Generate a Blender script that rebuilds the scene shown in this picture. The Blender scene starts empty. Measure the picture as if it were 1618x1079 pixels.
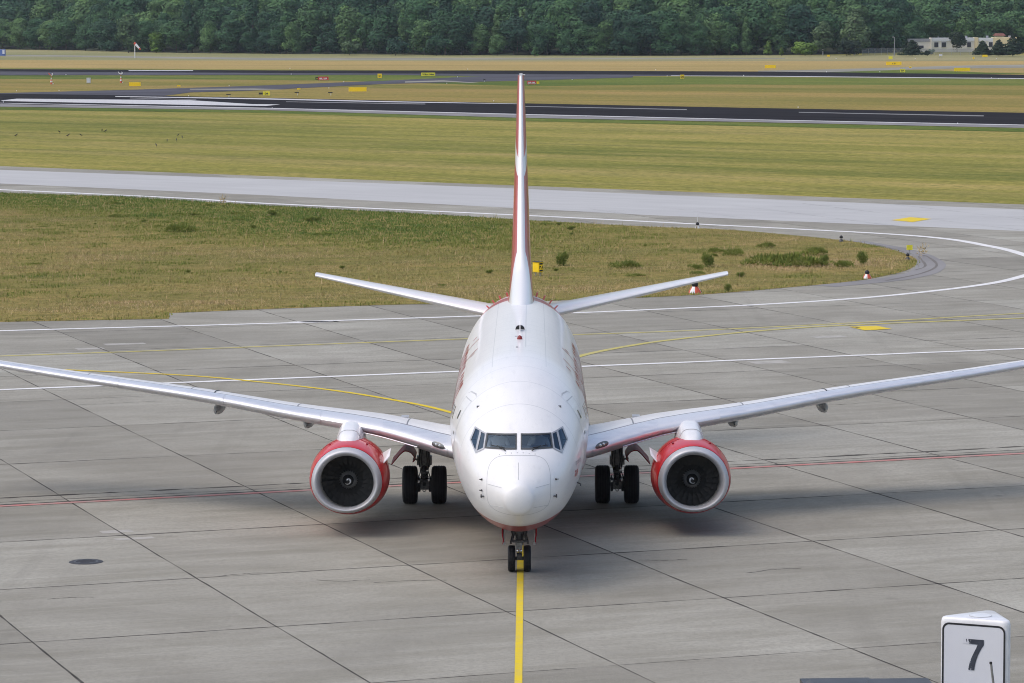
import bpy, bmesh, math, random
import numpy as np
from mathutils import Matrix, Vector
R = math.radians
rng = np.random.default_rng(7)
random.seed(7)
scene = bpy.context.scene
COL = scene.collection

# ------------------------------------------------------------------ camera, sky, sun, exposure
CAM_H, PITCH, ROLL, FPX = 14.5215, R(5.4345), R(0.2), 5460.6
cam_data = bpy.data.cameras.new("camera")
cam = bpy.data.objects.new("camera", cam_data)
COL.objects.link(cam)
cam_data.sensor_width = 36.0
cam_data.lens = 36.0 * FPX / 1618.0
cam_data.clip_start, cam_data.clip_end = 1.0, 8000.0
cam.matrix_world = (Matrix.Translation((0, 0, CAM_H)) @ Matrix.Rotation(math.atan(12 / FPX), 4, 'Z')
                    @ Matrix.Rotation(R(90) - PITCH, 4, 'X') @ Matrix.Rotation(-ROLL, 4, 'Z'))
scene.camera = cam

SUN_EL, SUN_AZ = R(60), R(-105)          # azimuth measured from +Y towards +X
world = bpy.data.worlds.new("World")
scene.world = world
world.use_nodes = True
wn = world.node_tree
for n in list(wn.nodes): wn.nodes.remove(n)
w_out = wn.nodes.new('ShaderNodeOutputWorld'); w_bg = wn.nodes.new('ShaderNodeBackground')
sky = wn.nodes.new('ShaderNodeTexSky')
sky.sky_type = 'NISHITA'; sky.sun_disc = False
sky.sun_elevation, sky.sun_rotation = SUN_EL, SUN_AZ
sky.air_density, sky.dust_density, sky.ozone_density = 1.0, 4.0, 0.7
w_bg.inputs['Strength'].default_value = 0.15
wn.links.new(sky.outputs[0], w_bg.inputs['Color']); wn.links.new(w_bg.outputs[0], w_out.inputs['Surface'])
sun_data = bpy.data.lights.new("sun", 'SUN')
sun_data.energy, sun_data.angle, sun_data.color = 0.62, R(110), (1.0, 0.95, 0.87)
sun = bpy.data.objects.new("sun", sun_data); COL.objects.link(sun)
sd = Vector((math.sin(SUN_AZ) * math.cos(SUN_EL), math.cos(SUN_AZ) * math.cos(SUN_EL), math.sin(SUN_EL)))
sun.rotation_euler = sd.to_track_quat('Z', 'Y').to_euler()
scene.view_settings.view_transform = 'Standard'
scene.view_settings.look = 'None'
scene.view_settings.exposure = 0.40
scene.view_settings.gamma = 1.0
scene.cycles.use_denoising = True
scene.cycles.filter_width = 1.05
scene.cycles.max_bounces = 6
scene.cycles.transparent_max_bounces = 12

# ------------------------------------------------------------------ helpers
def ground_at(px, py, z=0.0):
    """point of the level ground (height z) seen at a place of the 1618 x 1079 photograph"""
    u, v = (px - 821) / FPX, (py - 539.5) / FPX
    u, v = u * math.cos(ROLL) - v * math.sin(ROLL), v * math.cos(ROLL) + u * math.sin(ROLL)
    c, s = math.cos(PITCH), math.sin(PITCH)
    t = (CAM_H - z) / (s + v * c)
    return (t * u, t * (c - v * s))

def mesh(name, verts, faces, mats, parent=None, smooth=False, midx=None, loc=(0, 0, 0)):
    me = bpy.data.meshes.new(name)
    me.from_pydata([tuple(map(float, v)) for v in verts], [], [tuple(map(int, f)) for f in faces])
    if not isinstance(mats, (list, tuple)): mats = [mats]
    for m in mats: me.materials.append(m)
    if midx is not None: me.polygons.foreach_set('material_index', np.asarray(midx, dtype=np.int32))
    if smooth: me.polygons.foreach_set('use_smooth', np.ones(len(me.polygons), dtype=bool))
    me.update()
    o = bpy.data.objects.new(name, me); COL.objects.link(o); o.location = loc
    if parent: o.parent = parent
    return o

def fast_mesh(name, V, F, mats, parent=None, midx=None, smooth=False, col=None):
    """V (n,3), F (m,k) arrays with one face size"""
    V = np.asarray(V, np.float32); F = np.asarray(F, np.int32); k = F.shape[1]
    me = bpy.data.meshes.new(name)
    me.vertices.add(len(V)); me.vertices.foreach_set('co', V.ravel())
    me.loops.add(F.size); me.loops.foreach_set('vertex_index', F.ravel())
    me.polygons.add(len(F)); me.polygons.foreach_set('loop_start', np.arange(0, F.size, k, dtype=np.int32))
    if not isinstance(mats, (list, tuple)): mats = [mats]
    for m in mats: me.materials.append(m)
    if midx is not None: me.polygons.foreach_set('material_index', np.asarray(midx, np.int32))
    if smooth: me.polygons.foreach_set('use_smooth', np.ones(len(F), bool))
    if col is not None:
        a = me.attributes.new('tint', 'FLOAT', 'FACE'); a.data.foreach_set('value', np.asarray(col, np.float32))
    me.update(calc_edges=True); me.validate()
    o = bpy.data.objects.new(name, me); COL.objects.link(o)
    if parent: o.parent = parent
    return o

class MB:
    """collects shapes, then links them as ONE mesh object"""
    def __init__(s): s.v, s.f, s.m = [], [], []
    def add(s, V, F, m=0):
        b = len(s.v); s.v += [tuple(p) for p in V]; s.f += [tuple(i + b for i in f) for f in F]; s.m += [m] * len(F); return s
    def box(s, c, d, m=0, rz=0.0, taper=1.0):
        x, y, z = d[0] / 2, d[1] / 2, d[2] / 2
        P = []
        for k, (a, b, e) in enumerate([(-1, -1, -1), (1, -1, -1), (1, 1, -1), (-1, 1, -1), (-1, -1, 1), (1, -1, 1), (1, 1, 1), (-1, 1, 1)]):
            t = taper if e > 0 else 1.0
            X, Y = a * x * t, b * y * t
            P.append((c[0] + X * math.cos(rz) - Y * math.sin(rz), c[1] + X * math.sin(rz) + Y * math.cos(rz), c[2] + e * z))
        return s.add(P, [(0, 3, 2, 1), (4, 5, 6, 7), (0, 1, 5, 4), (1, 2, 6, 5), (2, 3, 7, 6), (3, 0, 4, 7)], m)
    def tube(s, a, b, r0, r1=None, n=12, m=0, cap=True):
        r1 = r0 if r1 is None else r1
        a, b = Vector(a), Vector(b); d = (b - a).normalized(); q = d.to_track_quat('Z', 'Y')
        P = []
        for c, r in ((a, r0), (b, r1)):
            for i in range(n):
                t = 2 * math.pi * i / n
                P.append(tuple(c + q @ Vector((r * math.cos(t), r * math.sin(t), 0))))
        F = [(i, (i + 1) % n, n + (i + 1) % n, n + i) for i in range(n)]
        if cap: F += [tuple(range(n))[::-1], tuple(range(n, 2 * n))]
        return s.add(P, F, m)
    def pipe(s, pts, r, n=8, m=0):
        for a, b in zip(pts[:-1], pts[1:]): s.tube(a, b, r, n=n, m=m)
        return s
    def lathe(s, prof, axis_o, axis='x', n=32, m=0, mfun=None):
        """prof: list of (along, radius)"""
        P = []
        for (a, r) in prof:
            for i in range(n):
                t = 2 * math.pi * i / n; c, q = r * math.cos(t), r * math.sin(t)
                P.append({'x': (axis_o[0] + a, axis_o[1] + c, axis_o[2] + q), 'y': (axis_o[0] + c, axis_o[1] + a, axis_o[2] + q),
                          'z': (axis_o[0] + c, axis_o[1] + q, axis_o[2] + a)}[axis])
        F = []; M = []
        for k in range(len(prof) - 1):
            for i in range(n):
                F.append((k * n + i, k * n + (i + 1) % n, (k + 1) * n + (i + 1) % n, (k + 1) * n + i)); M.append(mfun(k) if mfun else m)
        b = len(s.v); s.v += P; s.f += [tuple(i + b for i in f) for f in F]; s.m += M
        return s
    def build(s, name, mats, parent=None, smooth=False, loc=(0, 0, 0)):
        o = mesh(name, s.v, s.f, mats, parent, smooth, s.m, loc)
        bm = bmesh.new(); bm.from_mesh(o.data); bmesh.ops.recalc_face_normals(bm, faces=bm.faces); bm.to_mesh(o.data); bm.free()
        if smooth: auto_smooth(o)
        return o

def auto_smooth(o, ang=R(40)):
    bm = bmesh.new(); bm.from_mesh(o.data)
    for e in bm.edges:
        if len(e.link_faces) == 2 and e.calc_face_angle(0) > ang: e.smooth = False
    for f in bm.faces: f.smooth = True
    bm.to_mesh(o.data); bm.free()

def tag(o, label=None, cat=None, group=None, kind=None):
    if label: o['label'] = label
    if cat: o['category'] = cat
    if group: o['group'] = group
    if kind: o['kind'] = kind
    return o
def structure(o): o['kind'] = 'structure'; return o
def thing(name, label, cat, loc=(0, 0, 0), rz=0.0, group=None):
    o = bpy.data.objects.new(name, None); COL.objects.link(o); o.empty_display_size = 0.3
    o.location = loc; o.rotation_euler = (0, 0, rz)
    return tag(o, label, cat, group)
def children(o): return [c for c in bpy.data.objects if c.parent == o]
def copy_tree(o, parent=None, kids=None):
    c = o.copy(); COL.objects.link(c)
    if parent: c.parent = parent
    for ch in (kids if kids is not None else children(o)): copy_tree(ch, c)
    return c
def dup(o, loc, rz=0.0, sc=None, label=None, group=None):
    c = copy_tree(o); c.location = loc; c.rotation_euler = (0, 0, rz)
    if sc is not None: c.scale = sc if isinstance(sc, (tuple, list)) else (sc, sc, sc)
    if label: c['label'] = label
    if group: c['group'] = group
    return c

def pchip(X, Y):
    X, Y = np.asarray(X, float), np.asarray(Y, float)
    hh = np.diff(X); d = np.diff(Y) / hh; m = np.zeros(len(X))
    for i in range(1, len(X) - 1):
        if d[i - 1] * d[i] > 0:
            w1, w2 = 2 * hh[i] + hh[i - 1], hh[i] + 2 * hh[i - 1]
            m[i] = (w1 + w2) / (w1 / d[i - 1] + w2 / d[i])
    m[0], m[-1] = d[0], d[-1]
    def f(x):
        x = np.clip(np.asarray(x, float), X[0], X[-1]); i = np.clip(np.searchsorted(X, x) - 1, 0, len(X) - 2)
        t = (x - X[i]) / hh[i]
        return ((1 + 2 * t) * (1 - t) ** 2 * Y[i] + t * (1 - t) ** 2 * hh[i] * m[i] + t * t * (3 - 2 * t) * Y[i + 1] + t * t * (t - 1) * hh[i] * m[i + 1])
    return f

# ------------------------------------------------------------------ materials
class NT:
    """short-hand for building a node material"""
    def __init__(s, name):
        s.mat = bpy.data.materials.new(name); s.mat.use_nodes = True; s.t = s.mat.node_tree
        s.bsdf = s.t.nodes['Principled BSDF']; s.out = s.t.nodes['Material Output']
    def n(s, typ, **kw):
        nd = s.t.nodes.new(typ)
        for k, v in kw.items(): setattr(nd, k, v)
        return nd
    def link(s, a, b): s.t.links.new(a, b)
    def put(s, sock, v):
        if hasattr(v, 'is_output'): s.link(v, sock)
        else: sock.default_value = v
    def coord(s, kind='Object'): return s.n('ShaderNodeTexCoord').outputs[kind]
    def map(s, vec, scale=(1, 1, 1), rot=(0, 0, 0), loc=(0, 0, 0)):
        m = s.n('ShaderNodeMapping'); s.link(vec, m.inputs[0])
        m.inputs['Scale'].default_value = scale; m.inputs['Rotation'].default_value = rot; m.inputs['Location'].default_value = loc
        return m.outputs[0]
    def noise(s, vec, scale, detail=4, rough=0.55, dist=0.0):
        m = s.n('ShaderNodeTexNoise'); s.link(vec, m.inputs['Vector'])
        m.inputs['Scale'].default_value = scale; m.inputs['Detail'].default_value = detail
        m.inputs['Roughness'].default_value = rough; m.inputs['Distortion'].default_value = dist
        return m.outputs['Fac']
    def ramp(s, fac, stops, interp='LINEAR'):
        r = s.n('ShaderNodeValToRGB'); s.link(fac, r.inputs[0]); r.color_ramp.interpolation = interp
        e = r.color_ramp.elements
        while len(e) < len(stops): e.new(0.5)
        for el, (p, c) in zip(e, stops):
            el.position = p; el.color = (c, c, c, 1) if isinstance(c, (int, float)) else (*c, 1)
        return r.outputs[0]
    def math(s, op, a, b=0.0, c=None, clamp=False):
        m = s.n('ShaderNodeMath', operation=op, use_clamp=clamp); s.put(m.inputs[0], a); s.put(m.inputs[1], b)
        if c is not None: s.put(m.inputs[2], c)
        return m.outputs[0]
    def mix(s, fac, a, b, blend='MIX'):
        m = s.n('ShaderNodeMix', data_type='RGBA', blend_type=blend)
        s.put(m.inputs[0], fac)
        for sock, v in ((m.inputs[6], a), (m.inputs[7], b)):
            if hasattr(v, 'is_output'): s.link(v, sock)
            else: sock.default_value = (*v, 1) if len(v) == 3 else v
        return m.outputs[2]
    def sep(s, vec):
        m = s.n('ShaderNodeSeparateXYZ'); s.link(vec, m.inputs[0]); return m.outputs
    def bump(s, h, strength=0.2, dist=0.05):
        b = s.n('ShaderNodeBump'); s.link(h, b.inputs['Height']); b.inputs['Strength'].default_value = strength; b.inputs['Distance'].default_value = dist
        s.link(b.outputs[0], s.bsdf.inputs['Normal'])
    def set(s, **kw):
        for k, v in kw.items():
            sock = s.bsdf.inputs[k.replace('_', ' ')]
            if hasattr(v, 'is_output'): s.link(v, sock)
            elif isinstance(v, (tuple, list)) and len(v) == 3: sock.default_value = (*v, 1)
            else: sock.default_value = v
        return s

def simple(name, col, rough=0.5, metal=0.0, coat=0.0, var=0.12, scale=3.0, spec=0.5):
    t = NT(name); nz = t.noise(t.coord(), scale, 5)
    a = tuple(c * (1 - var) for c in col); b = tuple(min(1, c * (1 + var)) for c in col)
    t.set(Base_Color=t.ramp(nz, [(0.3, a), (0.7, b)]), Roughness=rough, Metallic=metal, Coat_Weight=coat, Specular_IOR_Level=spec)
    return t.mat

def grass_mat(name, cols, ang, stretch=12.0, base=0.07, bump=0.5):
    """cols: dark, mid, light, dry; mowing bands run along ang"""
    t = NT(name); P = t.coord('Object')
    q = t.map(P, rot=(0, 0, -ang)); qs = t.map(q, scale=(1 / stretch, 1, 1))
    n1 = t.noise(qs, base, 5, 0.6, 0.3); n2 = t.noise(t.map(q, scale=(0.25, 1, 1)), base * 3.1, 6, 0.7); n3 = t.noise(P, 1.1, 6, 0.75); n4 = t.noise(t.map(q, scale=(0.3, 1, 1)), base * 0.22, 4, 0.5)
    st = [(0.38, cols[0]), (0.46, cols[1]), (0.53, cols[2]), (0.62, cols[3])]
    m = t.mix(0.45, t.ramp(n1, st), t.ramp(n4, [(0.38, cols[0]), (0.48, cols[1]), (0.55, cols[2]), (0.63, cols[3])]))
    m = t.mix(0.34, m, t.ramp(n2, st)); n5 = t.noise(t.map(q, scale=(0.03, 1, 1), loc=(7, 3, 0)), base * 2.2, 3, 0.5); m = t.mix(t.ramp(n5, [(0.60, 0.0), (0.68, 0.55)]), m, cols[0])
    m = t.mix(t.ramp(n3, [(0.36, 0.6), (0.55, 0.0)]), m, tuple(x * 0.6 for x in cols[0]))
    m = t.mix(t.ramp(n3, [(0.55, 0.0), (0.75, 0.5)]), m, tuple(min(1, x * 1.25) for x in cols[3]))
    t.set(Base_Color=m, Roughness=0.95, Specular_IOR_Level=0.08)
    t.bump(t.noise(P, 2.5, 5, 0.7), bump, 0.12)
    return t.mat

M = {}
SLAB = R(19.8)
def make_materials():
    # concrete of the apron: a tint per slab, stains, rubber and scrape marks, grain
    t = NT('apron_concrete'); P = t.coord('Object')
    q = t.map(P, rot=(0, 0, -SLAB))
    big = t.noise(q, 0.13, 7, 0.62, 0.6); mid = t.noise(t.map(q, scale=(0.35, 1.2, 1)), 0.6, 7, 0.68); fine = t.noise(P, 7, 6, 0.75); speck = t.noise(P, 28, 3, 0.7)
    scr = t.noise(t.map(q, scale=(0.05, 1.4, 1), rot=(0, 0, 0.15)), 1.1, 5, 0.65); rub = t.noise(t.map(P, scale=(1.5, 0.05, 1), rot=(0, 0, 0.05)), 0.7, 5, 0.6)
    c = t.ramp(big, [(0.32, (0.235, 0.229, 0.199)), (0.5, (0.300, 0.294, 0.258)), (0.70, (0.357, 0.353, 0.314))])
    c = t.mix(t.ramp(mid, [(0.36, 0.55), (0.54, 0.0)]), c, (0.196, 0.189, 0.153))
    c = t.mix(t.ramp(scr, [(0.54, 0.0), (0.70, 0.34)]), c, (0.412, 0.411, 0.369))
    c = t.mix(t.ramp(rub, [(0.58, 0.0), (0.75, 0.25)]), c, (0.163, 0.159, 0.139))
    at = t.n('ShaderNodeAttribute', attribute_name='tint')
    c = t.mix(1.0, c, t.ramp(at.outputs['Fac'], [(0.0, (0.81, 0.80, 0.78)), (0.5, (1, 0.99, 0.97)), (1.0, (1.11, 1.115, 1.11))]), 'MULTIPLY')
    c = t.mix(t.ramp(fine, [(0.34, 0.5), (0.56, 0.0)]), c, (0.17, 0.165, 0.15))
    c = t.mix(t.ramp(speck, [(0.5, 0.0), (0.72, 0.30)]), c, (0.47, 0.46, 0.44))
    vo = t.n('ShaderNodeTexVoronoi'); t.link(t.map(P, scale=(1, 1, 1)), vo.inputs['Vector']); vo.inputs['Scale'].default_value = 0.23
    c = t.mix(t.ramp(vo.outputs['Distance'], [(0.015, 0.5), (0.05, 0.0)]), c, (0.11, 0.105, 0.10))
    t.set(Base_Color=c, Roughness=0.85, Specular_IOR_Level=0.15); t.bump(fine, 0.15, 0.01)
    M['concrete'] = t.mat
    M['slot'] = simple('slot_grating', (.17, .165, .16), 0.9, spec=0.0)
    M['beacon'] = simple('beacon_red', (.22, .02, .02), 0.4)
    M['patch'] = simple('concrete_patch', (.355, .348, .325), 0.9, var=.15, scale=2, spec=0.1)
    M['joint'] = simple('joint_filler', (0.085, 0.082, 0.078), 0.9, var=0.3, scale=2, spec=0.0)
    t = NT('taxiway_concrete'); P = t.coord('Object'); q = t.map(P, rot=(0, 0, R(38.9)))
    a = t.noise(t.map(q, scale=(0.15, 1, 1)), 0.5, 6, 0.6); b = t.noise(P, 0.07, 5)
    c = t.ramp(a, [(0.3, (0.395, 0.405, 0.412)), (0.6, (0.445, 0.455, 0.46))])
    c = t.mix(t.ramp(b, [(0.4, 0.3), (0.65, 0.0)]), c, (0.35, 0.352, 0.36))
    t.set(Base_Color=c, Roughness=0.85, Specular_IOR_Level=0.05); M['taxi'] = t.mat
    t = NT('runway_asphalt'); P = t.coord('Object'); q = t.map(P, rot=(0, 0, R(39.7)))
    a = t.noise(t.map(q, scale=(0.05, 1, 1)), 0.35, 6, 0.6)
    t.set(Base_Color=t.ramp(a, [(0.3, (0.020, 0.0205, 0.024)), (0.7, (0.036, 0.037, 0.042))]), Roughness=0.9, Specular_IOR_Level=0.0); M['asphalt'] = t.mat
    M['asphalt_grey'] = simple('worn_asphalt', (0.09, 0.093, 0.11), 0.9, var=0.2, scale=0.05, spec=0.0)
    M['shoulder'] = simple('shoulder_concrete', (0.23, 0.23, 0.235), 0.9, var=0.15, scale=0.1, spec=0.0)
    M['path'] = simple('pale_path', (0.25, 0.25, 0.22), 0.9, var=0.2, scale=0.03, spec=0.0)
    def paint(name, col, wear):
        t = NT(name); n1 = t.noise(t.coord(), 1.6, 6, 0.7)
        t.set(Base_Color=t.mix(t.ramp(n1, [(0.36, wear), (0.6, 0.0)]), col, (0.3, 0.29, 0.27)), Roughness=0.8, Specular_IOR_Level=0.1); return t.mat
    M['white_paint'] = paint('white_marking', (0.72, 0.73, 0.74), 0.35)
    M['runway_paint'] = paint('runway_marking', (0.56, 0.57, 0.60), 0.6)
    M['grey_paint'] = paint('faded_marking', (0.20, 0.205, 0.22), 0.6)
    M['yellow_paint'] = paint('yellow_marking', (0.66, 0.50, 0.025), 0.25)
    M['faded_yellow'] = paint('faded_yellow_marking', (0.48, 0.43, 0.12), 0.5)
    M['red_paint'] = paint('red_marking', (0.47, 0.19, 0.18), 0.75)
    g = lambda *c: c
    M['field'] = grass_mat('field_grass', [g(.11, .132, .028), g(.218, .216, .046), g(.302, .264, .066), g(.41, .318, .125)], R(-40), 14, 0.075)
    M['field_mid'] = grass_mat('field_grass_between', [g(0.121, 0.140, 0.028), g(0.223, 0.190, 0.048), g(0.313, 0.235, 0.072), g(0.354, 0.239, 0.096)], R(-35), 14, 0.035)
    M['field_dry'] = grass_mat('dry_straw_grass', [g(.22, .19, .07), g(.36, .27, .10), g(.42, .31, .12), g(.46, .33, .15)], R(-20), 14, 0.03)
    M['field_green'] = grass_mat('green_verge_grass', [g(0.054, 0.094, 0.016), g(0.097, 0.143, 0.023), g(0.140, 0.176, 0.032), g(0.216, 0.209, 0.054)], R(-40), 10, 0.06)
    M['field_pale'] = grass_mat('pale_meadow_grass', [g(.17, .18, .08), g(.24, .24, .11), g(.30, .28, .14), g(.34, .30, .17)], R(-20), 14, 0.03)
    M['island'] = grass_mat('island_turf', [g(0.120, 0.122, 0.032), g(0.210, 0.180, 0.056), g(0.264, 0.207, 0.070), g(0.336, 0.233, 0.096)], R(15), 3, 0.10)
    # grass blades: tint 0 = green, 1 = straw
    t = NT('grass_blade'); at = t.n('ShaderNodeAttribute', attribute_name='tint')
    c = t.ramp(at.outputs['Fac'], [(0.0, (.095, .17, .035)), (0.25, (.215, .24, .055)), (0.5, (.335, .295, .12)), (0.75, (.455, .355, .185)), (1.0, (.54, .39, .23))])
    t.set(Base_Color=c, Roughness=0.9, Specular_IOR_Level=0.15); M['blade'] = t.mat
    def leaf(name, a, b, c2):
        t = NT(name); oi = t.n('ShaderNodeObjectInfo'); at = t.n('ShaderNodeAttribute', attribute_name='tint')
        base = t.ramp(oi.outputs['Random'], [(0.0, a), (0.5, b), (1.0, c2)])
        m = t.mix(1.0, base, t.ramp(at.outputs['Fac'], [(0, (.55, .6, .65)), (0.6, (1, 1, 1)), (1, (1.45, 1.4, 1.2))]), 'MULTIPLY')
        t.set(Base_Color=m, Roughness=0.8, Specular_IOR_Level=0.2); return t.mat
    M['leaf'] = leaf('leaf_broad', (.023, .064, .042), (.045, .110, .050), (.092, .172, .066))
    M['leaf_pale'] = leaf('leaf_pale', (.070, .125, .058), (.085, .14, .066), (.10, .155, .078))
    M['leaf_dark'] = leaf('needle_dark', (.018, .036, .022), (.024, .045, .026), (.030, .052, .028))
    M['leaf_bright'] = leaf('leaf_bright', (.085, .16, .03), (.10, .18, .034), (.095, .15, .035))
    M['bark'] = simple('bark', (.09, .075, .06), 0.9); M['bark_pale'] = simple('pale_bark', (.4, .39, .36), 0.9)
    # aircraft
    t = NT('aircraft_paint'); P = t.coord('Object'); x, s, z = t.sep(P)
    dirt = t.noise(t.map(P, scale=(2.2, 0.22, 2.2)), 1.0, 6, 0.6); dirt2 = t.noise(P, 2.5, 5, 0.6); streak = t.noise(t.map(P, scale=(9, 0.25, 9)), 1.0, 5, 0.65)
    c = t.mix(t.ramp(dirt, [(0.38, 0.30), (0.6, 0.0)]), (.78, .78, .785), (.69, .695, .71))
    c = t.mix(t.ramp(dirt2, [(0.36, 0.10), (0.52, 0.0)]), c, (.60, .62, .66))
    c = t.mix(t.ramp(streak, [(0.56, 0.0), (0.72, 0.22)]), c, (.50, .51, .53))
    ring = t.math('PINGPONG', t.math('ADD', s, 0.35), 0.63)
    ringm = t.math('MULTIPLY', t.math('LESS_THAN', ring, 0.012), t.math('GREATER_THAN', s, 3.4))
    seam = t.math('MULTIPLY', t.math('LESS_THAN', t.math('ABSOLUTE', t.math('SUBTRACT', t.math('ABSOLUTE', x), 0.72)), 0.009), t.math('GREATER_THAN', s, 6.5))
    rib = t.math('MULTIPLY', t.math('LESS_THAN', t.math('ABSOLUTE', t.math('SUBTRACT', x, 0.17)), 0.014), t.math('GREATER_THAN', s, 9.3))
    c = t.mix(t.math('MULTIPLY', t.math('MAXIMUM', t.math('MAXIMUM', ringm, seam), rib), 0.55), c, (.42, .44, .47))
    belly = t.math('LESS_THAN', z, t.math('ADD', t.math('MULTIPLY_ADD', t.math('MULTIPLY', x, x), 0.10, 1.585), t.math('MULTIPLY', t.math('MAXIMUM', t.math('SUBTRACT', s, 20), 0.0), 0.1)))
    tail = t.math('GREATER_THAN', s, 25.2)
    gap = t.math('LESS_THAN', t.math('ABSOLUTE', t.math('SUBTRACT', s, 27.3)), 0.35)
    red = t.math('MAXIMUM', belly, t.math('MULTIPLY', tail, t.math('SUBTRACT', 1.0, gap)), clamp=True)
    c = t.mix(red, c, (.36, .035, .03))
    t.set(Base_Color=c, Roughness=0.36, Coat_Weight=0.35, Coat_Roughness=0.07); M['fus'] = t.mat
    M['white'] = simple('white_gloss', (.78, .785, .80), 0.3, coat=0.4, var=0.04)
    M['radome'] = simple('radome_white', (.80, .805, .815), 0.33, coat=0.35, var=0.03, scale=2)
    t = NT('wing_paint'); uv = t.n('ShaderNodeUVMap', uv_map='wing').outputs[0]; u, v, _ = t.sep(uv)   # u = metres of span, v = chord fraction
    nz = t.noise(t.map(uv, scale=(0.5, 14, 1)), 2.0, 5, 0.6); nz2 = t.noise(t.map(uv, scale=(1.5, 3, 1)), 1.2, 5)
    c = t.mix(t.ramp(nz, [(0.35, 0.35), (0.62, 0.0)]), (.74, .75, .77), (.52, .53, .56))
    c = t.mix(t.ramp(nz2, [(0.4, 0.2), (0.6, 0.0)]), c, (.50, .52, .56))
    l1 = t.math('LESS_THAN', t.math('ABSOLUTE', t.math('SUBTRACT', v, 0.175)), 0.009)
    l2 = t.math('LESS_THAN', t.math('ABSOLUTE', t.math('SUBTRACT', v, 0.62)), 0.005)
    l3 = t.math('MULTIPLY', t.math('LESS_THAN', t.math('PINGPONG', u, 1.62), 0.02), t.math('GREATER_THAN', v, 0.17))
    c = t.mix(t.math('MULTIPLY', t.math('MAXIMUM', l1, t.math('MAXIMUM', l2, l3)), 0.95), c, (.12, .12, .14))
    le = t.math('LESS_THAN', v, 0.165); c = t.mix(t.math('MULTIPLY', le, 0.75), c, (.74, .75, .79)); t.set(Base_Color=c, Roughness=0.40, Metallic=t.math('MULTIPLY', le, 0.5), Coat_Weight=0.12); M['wing'] = t.mat
    t = NT('leading_edge_metal'); nz = t.noise(t.map(t.coord(), scale=(1, 1, 6)), 2.5, 5)
    t.set(Base_Color=t.ramp(nz, [(0.3, (.66, .67, .71)), (0.7, (.78, .79, .82))]), Metallic=0.55, Roughness=0.34); M['slat'] = t.mat
    M['lip'] = simple('brushed_aluminium', (.50, .51, .54), 0.5, metal=0.45, var=0.06)
    t = NT('red_cowl'); nz = t.noise(t.coord(), 1.5, 5)
    t.set(Base_Color=t.ramp(nz, [(0.3, (.50, .012, .014)), (0.7, (.58, .018, .020))]), Roughness=0.32, Specular_IOR_Level=0.4, Coat_Weight=0.3, Coat_Roughness=0.05); M['red'] = t.mat
    M['maroon'] = simple('maroon_gloss', (.26, .018, .026), 0.5, spec=0.1)
    M['inlet'] = simple('acoustic_liner', (.38, .37, .34), 0.55, var=0.1)
    M['fan'] = simple('titanium_blade', (.065, .063, .06), 0.6, metal=0.2)
    M['black'] = simple('black_plastic', (.012, .012, .013), 0.5); M['tyre'] = simple('tyre_rubber', (.012, .012, .014), 0.75, var=0.3, scale=12)
    M['gear'] = simple('gear_grey', (.24, .24, .235), 0.5, metal=0.3, var=0.35, scale=14); M['chrome'] = simple('chrome', (.7, .7, .7), 0.15, metal=1)
    M['gear_dark'] = simple('greasy_metal', (.085, .085, .088), 0.5, metal=0.4, var=0.4, scale=18); M['hub'] = simple('hub_grey', (.3, .3, .3), 0.4, metal=0.5)
    t = NT('cockpit_glass'); tr = t.n('ShaderNodeBsdfTransparent'); tr.inputs[0].default_value = (.88, .94, .98, 1)
    gl = t.n('ShaderNodeBsdfGlossy'); gl.inputs['Roughness'].default_value = 0.03; gl.inputs[0].default_value = (.66, .84, 1, 1)
    fr = t.n('ShaderNodeFresnel'); fr.inputs[0].default_value = 1.5
    mx = t.n('ShaderNodeMixShader'); t.link(t.math('ADD', fr.outputs[0], 0.05, clamp=True), mx.inputs[0]); t.link(tr.outputs[0], mx.inputs[1]); t.link(gl.outputs[0], mx.inputs[2])
    t.link(mx.outputs[0], t.out.inputs[0]); M['glass'] = t.mat
    M['frame'] = simple('window_frame_metal', (.42, .43, .45), 0.4, metal=0.4); M['frame_dark'] = simple('window_seal', (.05, .055, .06), 0.5)
    M['cockpit'] = simple('cockpit_lining', (.14, .15, .16), 0.8); M['skin'] = simple('skin', (.45, .27, .19), 0.6); M['shirt'] = simple('white_shirt', (.85, .86, .88), 0.8)
    M['hair'] = simple('dark_hair', (.03, .022, .016), 0.7)
    M['line'] = simple('panel_line', (.46, .47, .49), 0.6); M['window'] = simple('cabin_window', (.05, .055, .065), 0.15, coat=0.5)
    M['letter_red'] = simple('red_lettering', (.42, .03, .03), 0.35, coat=0.4); M['letter_grey'] = simple('grey_lettering', (.25, .27, .3), 0.5)
    t = NT('fin_paint'); uv = t.n('ShaderNodeUVMap', uv_map='wing').outputs[0]; u, v, _ = t.sep(uv)   # u = height, v = chord fraction
    k = t.math('MULTIPLY_ADD', v, -3.2, u)
    band = t.math('LESS_THAN', t.math('ABSOLUTE', t.math('SUBTRACT', k, 9.35)), 0.30)
    edge = t.math('LESS_THAN', t.math('ABSOLUTE', t.math('SUBTRACT', v, 0.33)), 0.02)
    le = t.math('LESS_THAN', v, t.math('MAXIMUM', 0.028, t.math('MULTIPLY', t.math('SUBTRACT', 7.0, u), 0.12)))
    w = t.math('MAXIMUM', band, t.math('MAXIMUM', edge, le), clamp=True)
    nz = t.noise(t.coord(), 1.2, 5)
    t.set(Base_Color=t.mix(w, t.ramp(nz, [(.3, (.40, .035, .03)), (.7, (.48, .05, .045))]), (.78, .785, .8)), Roughness=0.3, Coat_Weight=0.5); M['fin'] = t.mat
    t = NT('lamp_glass'); t.set(Base_Color=(.10, .12, .125), Roughness=0.06, Coat_Weight=1.0); M['lampglass'] = t.mat
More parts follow.
